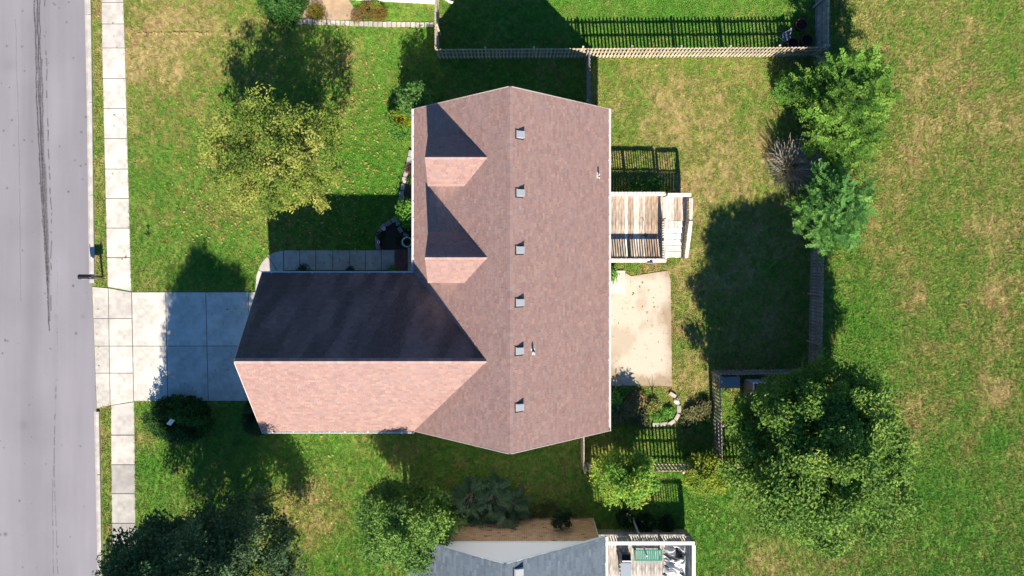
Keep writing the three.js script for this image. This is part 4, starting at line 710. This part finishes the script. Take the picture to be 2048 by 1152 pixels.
// ───────────────────────── plants ─────────────────────────
function leafGeo(n, len, wid, spread, seed, up = .6) {            // a loose cluster of folded leaves
  const r = rng(seed), s = new Soup(), q = new THREE.Quaternion(), v = new THREE.Vector3();
  for (let i = 0; i < n; i++) {
    const o = new THREE.Vector3(r() - .5, (r() - .5) * .8, r() - .5).multiplyScalar(spread * 2), l = len * (.7 + r() * .6), w = wid * (.7 + r() * .6), yaw = r() * 6.283, nn = new THREE.Vector3((r() - .5) * 2, up + r() * 1.2, (r() - .5) * 2).normalize();
    q.setFromUnitVectors(new THREE.Vector3(0, 1, 0), nn); const P = (x, y, z) => { v.set(x * Math.cos(yaw) - z * Math.sin(yaw), y, x * Math.sin(yaw) + z * Math.cos(yaw)).applyQuaternion(q).add(o); return v.toArray(); };
    const a = P(-l / 2, 0, 0), b = P(-l * .05, w * .18, w / 2), c = P(l / 2, -l * .12, 0), d = P(-l * .05, w * .18, -w / 2), m = P(0, 0, 0); s.tri(a, b, m); s.tri(b, c, m); s.tri(c, d, m); s.tri(d, a, m);
  }
  return s.geo();
}
function sprayGeo(len, n, ll, lw, seed, droop = .15) {             // a feathery frond along +x
  const r = rng(seed), s = new Soup(); const at = (t) => [len * t, -droop * len * t * t + .1 * len * t, 0]; const A = at(0), B = at(1);
  s.quad([A[0], A[1], -.006], [A[0], A[1], .006], [B[0], B[1], .002], [B[0], B[1], -.002]);
  for (let i = 0; i < n; i++) for (const e of [-1, 1]) { const t = .08 + .9 * (i + r() * .5) / n, [x, y] = at(t), l = ll * (1.1 - .55 * t) * (.8 + r() * .4), ang = .75 + r() * .35, dx = Math.cos(ang) * l, dz = e * Math.sin(ang) * l, dy = (r() - .35) * l * .5; s.quad([x, y, 0], [x + dx * .5 - e * lw * .3, y + dy * .5 + lw * .2, dz * .5 + lw * .5], [x + dx, y + dy, dz], [x + dx * .5 + e * lw * .3, y + dy * .5 + lw * .2, dz * .5 - lw * .5]); }
  return s.geo();
}
function foliage(parent, name, spots, geo, colors, seed, { size = [.8, 1.25], radial = null, tilt = .5, m = M.leaf } = {}) {
  const r = rng(seed), im = new THREE.InstancedMesh(geo, m, spots.length), m4 = new THREE.Matrix4(), q = new THREE.Quaternion(), e = new THREE.Euler(), c = new THREE.Color(), sv = new THREE.Vector3();
  spots.forEach(([x, y, z, tone], i) => {
    let yaw = r() * 6.283; if (radial) yaw = -Math.atan2(z - radial[1], x - radial[0]) + (r() - .5) * (radial[2] ?? 1.3);
    e.set((r() - .5) * tilt, yaw, radial ? (r() - .25) * tilt * 1.2 : (r() - .5) * tilt, 'YXZ'); q.setFromEuler(e); const s = lerp(size[0], size[1], r()); m4.compose(new THREE.Vector3(x, y, z), q, sv.set(s, s, s)); im.setMatrixAt(i, m4);
    const t = tone === undefined ? r() : clamp(tone + (r() - .5) * .5), k = t * (colors.length - 1), a = Math.min(Math.floor(k), colors.length - 2), cc = mix3(colors[a], colors[a + 1], k - a), b = .8 + r() * .4; c.setRGB(cc[0] * b, cc[1] * b, cc[2] * b); im.setColorAt(i, c);
  });
  im.name = name; im.userData.kind = 'stuff'; shade(im); parent.add(im); return im;
}
// tree with trunk, limbs to every clump and a crown of leaf clusters
function tree(name, label, category, { x, z, h, low, rx, rz, ox = 0, oz = 0, clumps = 80, per = 60, cr = .75, geo, colors, seed, trunk = .16, bark = M.bark, radial = false, top = 1, size, shell = .5, group, toneAt, lean = 0, belly = 1 }) {
  const t = thing(name, label, category, [x, 0, z], 0, group), r = rng(seed), cy = (h + low) / 2, ry = (h - low) / 2, spots = [], limbs = [];
  const trunkTop = [ox * .6, low + (h - low) * .62, oz * .6], tp = (y) => { const k = clamp(y / trunkTop[1]); return [trunkTop[0] * k * k, y, trunkTop[2] * k * k]; };
  part(t, 'trunk', limb([[0, -.02, 0], tp(trunkTop[1] * .35), tp(trunkTop[1] * .7), trunkTop], trunk, trunk * .3, 9), bark);
  const cl = [];
  for (let i = 0, guard = 0; i < clumps && guard < clumps * 30; guard++) {
    const u = r() * 2 - 1, a = r() * 6.283, s = Math.sqrt(1 - u * u * (u < 0 ? belly : 1)), rr = Math.pow(r(), shell * .8), lump = .78 + .42 * vnoise(Math.cos(a) * 2.2 * s + 9, Math.sin(a) * 2.2 * s + u * 2 + 9, seed), taper = 1 - (1 - top) * Math.max(0, u);
    const p = [ox + lean * u * rr + Math.cos(a) * s * rr * lump * rx * taper, cy + u * rr * ry * lerp(.85, 1.05, r()), oz + Math.sin(a) * s * rr * lump * rz * taper];
    if (p[1] < low * .9) continue; const minD = cr * .55; if (cl.some((q) => Math.hypot(q[0] - p[0], q[1] - p[1], q[2] - p[2]) < minD)) { if (r() < .85) continue; }
    cl.push(p); i++;
  }
  cl.forEach((p, i) => {
    const d = Math.hypot(p[0], p[2]), y0 = clamp(p[1] - .35 * d - .3, low * .55, trunkTop[1]), b = tp(y0), tone0 = r(), sc = .75 + r() * .5;
    if (i % 2 === 0 || d > rx * .5) limbs.push(limb([b, [lerp(b[0], p[0], .5) + (r() - .5) * .3, lerp(b[1], p[1], .42), lerp(b[2], p[2], .5) + (r() - .5) * .3], p], .022 + trunk * .16 * (1 - y0 / (trunkTop[1] + .5)), .01, 5));
    for (let k = 0; k < per; k++) { const u = r() * 2 - 1, a = r() * 6.283, s = Math.sqrt(1 - u * u), q = Math.pow(r(), .45) * cr * sc, X = p[0] + Math.cos(a) * s * q, Y = p[1] + u * q * .72, Z = p[2] + Math.sin(a) * s * q; if (Y < .15) continue; spots.push([X, Y, Z, toneAt ? toneAt(X / rx, (Y - cy) / ry, Z / rz, tone0) : lerp(tone0, .5, .25)]); }
  });
  if (limbs.length) part(t, 'branches', merge(limbs), bark);
  foliage(t, 'crown', spots, geo, colors, seed + 5, { radial: radial ? [ox, oz, 4.6] : null, size, tilt: radial ? 1.2 : .7 });
  return t;
}
function shrub(name, label, category, { x, z, r: rad, rz = rad, h, n = 500, geo, colors, seed, stems = 9, radial = false, size, low = .08, tilt, group, bark = M.bark }) {
  const t = thing(name, label, category, [x, 0, z], 0, group), r = rng(seed), spots = [], st = [];
  for (let i = 0; i < stems; i++) { const a = r() * 6.283, q = Math.sqrt(r()) * .75; st.push(limb([[Math.cos(a) * .06, -.01, Math.sin(a) * .06], [Math.cos(a) * rad * q * .5, h * .4, Math.sin(a) * rz * q * .5], [Math.cos(a) * rad * q, h * (.65 + r() * .2), Math.sin(a) * rz * q]], .018 + rad * .008, .006, 5)); }
  part(t, 'stems', merge(st), bark);
  for (let i = 0; i < n; i++) { const a = r() * 6.283, u = r(), s = Math.sqrt(1 - u * u * .85), k = Math.pow(r(), .33) * (.8 + .35 * vnoise(Math.cos(a) * 2 + 5, Math.sin(a) * 2 + u * 3, seed)); spots.push([Math.cos(a) * s * k * rad, Math.max(low, u * h * k), Math.sin(a) * s * k * rz, vnoise(Math.cos(a) * 3 + 9, Math.sin(a) * 3 + u * 3, seed + 3)]); }
  foliage(t, 'leaves', spots, geo, colors, seed + 9, { radial: radial ? [0, 0] : null, size, tilt: tilt ?? .7 });
  return t;
}
const LG = { big: leafGeo(8, .17, .11, .2, 1), mid: leafGeo(8, .13, .08, .17, 2), small: leafGeo(9, .085, .055, .13, 3), slim: leafGeo(8, .15, .055, .18, 4), mid2: leafGeo(11, .15, .1, .22, 14), tiny: leafGeo(9, .06, .035, .09, 6), spray: sprayGeo(.6, 7, .19, .06, 7), spruce: sprayGeo(.5, 8, .15, .045, 8, .05), blade: sprayGeo(.4, 4, .2, .02, 9, .3) };
const lift = (k, c) => c.map((q) => q.map((v) => v * k));
const GREEN = lift(2.3, [[.028, .062, .012], [.045, .095, .017], [.07, .13, .022], [.1, .165, .03]]), DEEP = lift(1.3, [[.012, .03, .01], [.02, .046, .014], [.034, .068, .02]]), OLIVE = lift(2.0, [[.045, .085, .012], [.085, .13, .018], [.14, .17, .028], [.24, .225, .06]]), BLUEG = lift(2.2, [[.03, .075, .008], [.06, .13, .016], [.11, .185, .03]]), LIME = lift(2.1, [[.035, .105, .012], [.06, .15, .018], [.09, .175, .022], [.19, .2, .022]]), FRESH = lift(2.1, [[.03, .085, .012], [.055, .13, .018], [.09, .175, .03]]);

{ const [x, z] = G(553, 318, 3.4); tree('maple_tree', 'yellow green thinning tree in the middle of front lawn', 'tree', { x, z, h: 6.0, low: 1.7, rx: 3.5, rz: 2.95, clumps: 150, per: 20, cr: .6, geo: LG.slim, colors: OLIVE, seed: 21, trunk: .15, shell: .6, top: .85 }); }
tree('oak_tree', 'big dark green tree at the bottom left beside the sidewalk', 'tree', { x: -14.45, z: 13.9, h: 11.8, low: 1.5, rx: 3.1, rz: 3.1, ox: 0, oz: 0, lean: -.75, belly: .2, clumps: 300, per: 58, cr: .66, geo: LG.mid, colors: lift(1.9, [[.018, .04, .015], [.032, .066, .026], [.055, .1, .038], [.1, .135, .055]]), seed: 22, trunk: .24, top: .72, shell: .5 });
tree('leafy_tree', 'bright green tree at the brick house roof corner', 'tree', { x: -5.9, z: 11.75, h: 6.1, low: 1.5, rx: 2.1, rz: 1.9, ox: .5, oz: .3, clumps: 80, per: 55, cr: .6, geo: LG.mid, colors: GREEN, seed: 23, trunk: .13, top: .85 });
tree('large_tree', 'largest tree, dense green crown over the shed on the right', 'tree', { x: 13.4, z: 8.5, h: 9.0, low: 2.0, rx: 4.05, rz: 4.0, clumps: 310, per: 36, cr: .62, geo: LG.mid2, colors: lift(2.6, [[.028, .058, .01], [.045, .09, .013], [.075, .125, .02], [.125, .16, .035]]), seed: 24, trunk: .24, top: .85, shell: .45, toneAt: (u, v, w, t) => clamp(lerp(t, .45, .6)) });
{ const [x, z] = G(1250, 948, 2.4); tree('young_tree', 'small yellow green tree hanging over the lower fence', 'tree', { x, z: z + .35, oz: -.25, h: 3.7, low: .9, rx: 1.5, rz: 1.05, clumps: 48, per: 42, cr: .42, geo: LG.mid, colors: LIME, seed: 25, trunk: .06 }); }
{ const [x, z] = G(1418, 945, 1.4); tree('yellowing_shrub', 'yellowing loose shrub between the lower fence and big tree', 'shrub', { x, z: z + .2, h: 1.9, low: .3, rx: 1.1, rz: .9, clumps: 34, per: 30, cr: .4, geo: LG.slim, colors: lift(1.4, [[.09, .17, .02], [.17, .23, .02], [.27, .28, .03]]), seed: 26, trunk: .04 }); }
{ const [x, z] = G(1668, 212, 3); tree('feathery_tree', 'feathery green tree spreading over the top right fence', 'tree', { x: x + .35, z, ox: .3, h: 4.7, low: .5, rx: 1.75, rz: 2.85, clumps: 105, per: 19, cr: .5, geo: LG.spray, colors: BLUEG, seed: 27, trunk: .09, radial: true, shell: .55 }); }
{ const [x, z] = G(1668, 420, 2.4); tree('feathery_tree', 'blue green feathery tree at the middle of the right fence', 'tree', { x: x - .2, z, ox: .2, h: 4.3, low: .4, rx: 1.75, rz: 1.95, clumps: 80, per: 22, cr: .42, geo: LG.spruce, colors: lift(2.2, [[.028, .08, .02], [.052, .135, .026], [.1, .19, .045]]), seed: 28, trunk: .08, radial: true, shell: .55 }); }
{ const [x, z] = G(1588, 166, 1.2); shrub('leafy_bush', 'bright green bush in the corner by the top picket fence', 'bush', { x, z, r: .85, rz: .95, h: 1.8, n: 620, geo: LG.small, colors: FRESH, seed: 29 }); }
{ // grey, half-bare bush
  const [x, z] = G(1590, 330, 1.2), t = thing('bare_bush', 'half bare grey twiggy bush beside the right fence', 'bush', [x, 0, z]), r = rng(30), tw = [];
  for (let i = 0; i < 620; i++) { const a = r() * 6.283, q = .3 + r() * 1.3, hh = .5 + r() * 1.5, w = (r() - .5) * 1.5; tw.push(limb([[Math.cos(a) * .08, 0, Math.sin(a) * .08], [Math.cos(a + w * .4) * q * .5, hh * .55, Math.sin(a + w * .4) * q * .5], [Math.cos(a + w) * q, hh, Math.sin(a + w) * q * 1.05]], .011, .006, 4)); }
  part(t, 'twigs', merge(tw), M.barkGrey); const spots = []; for (let i = 0; i < 170; i++) { const a = r() * 6.283, q = Math.sqrt(r()) * 1.2; spots.push([Math.cos(a) * q, .25 + r() * 1.3, Math.sin(a) * q + .25, r()]); } foliage(t, 'leaves', spots, LG.tiny, [[.12, .14, .04], [.22, .21, .08]], 31);
}
// front beds
{ const [x, z] = G(828, 196, 2); shrub('tall_shrub', 'tall dark green shrub at the upper left house corner', 'shrub', { x: x - .02, z, r: .85, rz: .8, h: 3.1, n: 900, geo: LG.mid, colors: lift(1.9, [[.02, .06, .012], [.045, .11, .02], [.085, .16, .038]]), seed: 32, low: .2 }); }
{ const [x, z] = G(803, 243, .9); shrub('flowering_shrub', 'round green shrub with yellow flowers at the house corner', 'shrub', { x, z, r: .82, rz: .95, h: 1.5, n: 850, geo: LG.small, colors: FRESH, seed: 33 });
  const t = scene.children[scene.children.length - 1], r = rng(34), sp = []; for (let i = 0; i < 85; i++) { const a = r() * 6.283, q = Math.sqrt(r()) * .62; sp.push([Math.cos(a) * q + .02, 1.0 + r() * .38, Math.sin(a) * q * .8 - .15, r()]); } foliage(t, 'flowers', sp, LG.tiny, [[.34, .32, .01], [.55, .45, .02]], 35); }
{ const [x, z] = G(815, 425, .8); shrub('leafy_shrub', 'bright green shrub against the house front below the stones', 'shrub', { x, z, r: .55, rz: .68, h: 1.2, n: 430, geo: LG.mid, colors: LIME.slice(0, 3), seed: 36 }); }
{ const spec = [[818, 338, .22, .4, [[.1, .03, .03], [.15, .06, .05]], 'small dark red plant beside the pale edging stones'], [820, 362, .2, .3, FRESH, 'small green plant between edging stones and house'], [760, 470, .2, .3, DEEP, 'low green plant on the outer flower bed arc'], [800, 480, .26, .4, DEEP, 'small dark plant beside the white rimmed pot'], [605, 541, .34, .4, DEEP, 'grassy plant in mulch strip nearer the driveway'], [785, 541, .34, .45, GREEN, 'leafy plant in mulch strip beside the brick pad'], [700, 541, .2, .25, DEEP, 'tiny plant in the middle of the mulch strip']];
  spec.forEach(([px, py, rad, h, col, lab], i) => { const [x, z] = G(px, py, h * .6); shrub('bed_plant', lab, 'plant', { x, z, r: rad, h, n: 70, geo: LG.tiny, colors: col, seed: 60 + i, stems: 4 }); });
  const [x, z] = G(814, 484, .5); const p = shrub('pot_plant', 'dark leafy plant growing in the white rimmed pot', 'plant', { x, z, r: .16, h: .25, n: 40, geo: LG.tiny, colors: DEEP, seed: 70, stems: 3 }); p.position.y = .462; }
// driveway bushes
{ const [x, z] = G(345, 845, 1.2); shrub('evergreen_bush', 'wide dark evergreen bush between driveway and sidewalk', 'bush', { x, z, r: 1.65, rz: 1.1, h: 2.0, n: 2300, geo: LG.small, colors: [[.014, .05, .01], [.03, .1, .014], [.06, .17, .024]], seed: 37, stems: 16 }); }
{ const [x, z] = G(508, 835, 1); shrub('evergreen_bush', 'shaded dark bush at the garage corner', 'bush', { x, z: z, r: .75, rz: .95, h: 1.6, n: 900, geo: LG.small, colors: DEEP, seed: 38 }); }
// top bed
{ const [x, z] = G(560, -4, .8); shrub('round_bush', 'dense round green bush at the top edge of photo', 'bush', { x, z, r: 1.22, rz: 1.2, h: 1.5, n: 1700, geo: LG.small, colors: [[.02, .085, .01], [.04, .14, .016], [.085, .2, .05]], seed: 39 }); }
[[631, 22, .42, .55, [[.1, .1, .01], [.2, .17, .015]], 'yellow olive tuft next to the dense round bush'], [738, 18, .5, .7, [[.12, .1, .02], [.22, .16, .03]], 'golden shrub in the top bed'], [757, 24, .38, .5, [[.14, .11, .02], [.25, .17, .03]], 'low golden shrub nearest the gravel edging'], [752, 12, .24, .5, LIME, 'small lime green shrub among golden shrubs'], [715, 30, .35, .35, [[.2, .14, .06], [.28, .2, .09]], 'dry tan clump at the pale bed end']].forEach(([px, py, rad, h, col, lab], i) => { const [x, z] = G(px, py, h * .6); shrub('bed_shrub', lab, 'shrub', { x, z, r: rad, h, n: 260, geo: LG.tiny, colors: col, seed: 80 + i, stems: 8 }); });
// along the brick house
[[940, 1003, -.1, 'dark spruce like shrub nearest the bright green tree'], [985, 1000, 0, 'spruce like shrub in the middle before the brick wall'], [1020, 1022, .1, 'spruce like shrub furthest right before the brick wall'], [955, 1040, 0, 'low spruce like shrub pressed against the brick wall']].forEach(([px, py, o, lab], i) => { const [x, z] = G(px, py, 1.5); shrub('spruce_shrub', lab, 'shrub', { x, z: Math.min(z, 12.35), r: .7, rz: .6, h: 2.0 - (i === 3 ? .5 : 0), n: 150, geo: LG.spruce, colors: lift(2.2, [[.025, .06, .03], [.055, .1, .05], [.09, .14, .08]]), seed: 90 + i, radial: true, size: [.9, 1.4], tilt: .9, stems: 12, bark: M.barkGrey }); });
{ const [x, z] = G(1122, 1042, 2.4); tree('sapling', 'thin dark sapling before the brick wall', 'sapling', { x: x, z: Math.min(z, 12.5), h: 2.7, low: 1.6, rx: .45, rz: .35, clumps: 10, per: 16, cr: .22, geo: LG.small, colors: DEEP, seed: 95, trunk: .025 }); }
[[1052, 1022, 'pale bladed plant at the brick wall foot, leftmost'], [1075, 1026, 'pale bladed plant at the brick wall foot, second from left'], [1098, 1022, 'pale bladed plant at the brick wall foot, third from left'], [1150, 1024, 'pale bladed plant at the brick wall foot, rightmost']].forEach(([px, py, lab], i) => { const [x, z] = G(px, py, .3); shrub('bladed_plant', lab, 'plant', { x, z, r: .42, rz: .3, h: .55, n: 36, geo: LG.blade, colors: [[.06, .09, .03], [.12, .15, .06]], seed: 100 + i, radial: true, stems: 4, tilt: 1.1 }); });
// back garden bed
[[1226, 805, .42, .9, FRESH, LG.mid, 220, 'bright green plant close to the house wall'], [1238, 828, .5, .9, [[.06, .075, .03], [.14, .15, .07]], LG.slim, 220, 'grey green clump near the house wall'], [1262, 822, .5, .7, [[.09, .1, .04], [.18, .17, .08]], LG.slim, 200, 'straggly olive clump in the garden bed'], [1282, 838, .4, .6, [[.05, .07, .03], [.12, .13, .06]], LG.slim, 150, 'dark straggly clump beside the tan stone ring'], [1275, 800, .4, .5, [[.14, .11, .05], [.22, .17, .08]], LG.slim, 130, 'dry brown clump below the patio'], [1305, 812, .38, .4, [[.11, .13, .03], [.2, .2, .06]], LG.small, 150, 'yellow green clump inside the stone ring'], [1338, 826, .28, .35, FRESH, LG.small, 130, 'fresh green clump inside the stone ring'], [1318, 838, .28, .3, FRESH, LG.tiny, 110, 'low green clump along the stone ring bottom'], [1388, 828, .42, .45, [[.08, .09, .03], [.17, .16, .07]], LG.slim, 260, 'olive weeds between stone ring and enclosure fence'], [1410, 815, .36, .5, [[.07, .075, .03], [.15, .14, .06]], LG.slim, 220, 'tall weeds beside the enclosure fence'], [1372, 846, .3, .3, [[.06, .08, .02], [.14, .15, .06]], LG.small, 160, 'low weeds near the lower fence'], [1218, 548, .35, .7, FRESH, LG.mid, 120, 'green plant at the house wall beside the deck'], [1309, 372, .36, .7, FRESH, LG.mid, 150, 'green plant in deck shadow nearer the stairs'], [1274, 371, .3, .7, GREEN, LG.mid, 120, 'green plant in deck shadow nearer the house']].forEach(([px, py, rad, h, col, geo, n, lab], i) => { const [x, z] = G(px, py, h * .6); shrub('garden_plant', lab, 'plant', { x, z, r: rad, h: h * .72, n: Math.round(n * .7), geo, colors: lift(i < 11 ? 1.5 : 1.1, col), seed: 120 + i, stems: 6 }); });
{ const [x, z] = G(1305, 785), t = thing('dead_stalk', 'dark dead spiky stalk below the patio', 'plant', [x, 0, z]), r = rng(140), tw = []; for (let i = 0; i < 11; i++) { const a = r() * 6.283; tw.push(limb([[0, 0, 0], [Math.cos(a) * .08, .3, Math.sin(a) * .08], [Math.cos(a) * .25, .45 + r() * .3, Math.sin(a) * .25]], .012, .004, 4)); } part(t, 'stalks', merge(tw), M.dark); }
// planting around the neighbour deck's shaded side
[[1250, 1040, .4, 'dark shrub in the neighbour deck shade, leftmost'], [1292, 1048, .45, 'dark shrub in the neighbour deck shade, middle'], [1335, 1052, .42, 'dark shrub in the neighbour deck shade, rightmost']].forEach(([px, py, rad, lab], i) => { const [x, z] = G(px, py, .5); shrub('shade_shrub', lab, 'shrub', { x, z, r: rad, h: .8, n: 160, geo: LG.small, colors: DEEP, seed: 150 + i }); });
// taller weeds and coarse tufts in the lawn
{ const [x, z] = G(336, 548), sp = []; const r = rng(160); for (let i = 0; i < 90; i++) { const k = Math.floor(r() * 3); sp.push([x + (r() - .5) * .5 + k * .12, .05, z + (r() - .5) * .6 - k * .25, r()]); } const g = foliage(scene, 'coarse_grass', sp, LG.blade, [[.07, .15, .02], [.13, .2, .04]], 161, { size: [.3, .55], tilt: 1 }); tag(g, 'coarse bright grass clump in the front lawn above driveway', 'grass'); }
// fallen leaves
{
  const r = rng(170), sp = [], put = (px, py, sx, sy, n) => { for (let i = 0; i < n; i++) { const g1 = (r() + r() + r() - 1.5) * 1.1, g2 = (r() + r() + r() - 1.5) * 1.1, [x, z] = G(px + g1 * sx, py + g2 * sy); if (inside(x, z, hard[hard.length - 4]) || inside(x, z, hard[10] || [])) continue; sp.push([x, .075, z, r()]); } };
  for (let i = 0; i < 90; i++) { const [x, z] = G(275 + r() * 150, 68 + (r() - .5) * 4); sp.push([x, .07, z, .7 + r() * .3]); }
  put(560, 340, 190, 140, 520); put(690, 300, 90, 160, 330); put(700, 160, 90, 110, 150); put(420, 330, 70, 120, 150); put(640, 980, 80, 130, 90); put(470, 450, 120, 70, 140); put(650, 440, 90, 60, 60); put(1400, 1010, 60, 60, 40); for (const [a, b, w, hh, n, y] of [[470, 690, 110, 105, 26, .05], [245, 300, 20, 280, 22, .045], [1280, 660, 60, 100, 26, .055], [195, 400, 4, 380, 40, .03], [660, 520, 110, 18, 16, .05]]) for (let i = 0; i < n; i++) { const [x, z] = G(a + (r() - .5) * 2 * w, b + (r() - .5) * 2 * hh); sp.push([x, y, z, r()]); }
  const s = new Soup(); s.quad([-.05, 0, 0], [0, .012, .028], [.06, .004, 0], [0, .012, -.028]);
  const f = foliage(scene, 'fallen_leaves', sp, s.geo(), [[.34, .2, .06], [.5, .38, .12], [.6, .5, .22]], 171, { size: [.7, 1.5], tilt: .5 }); tag(f, 'dry yellow leaves scattered over the front lawn', 'leaves');
}
renderer.render(scene, camera);
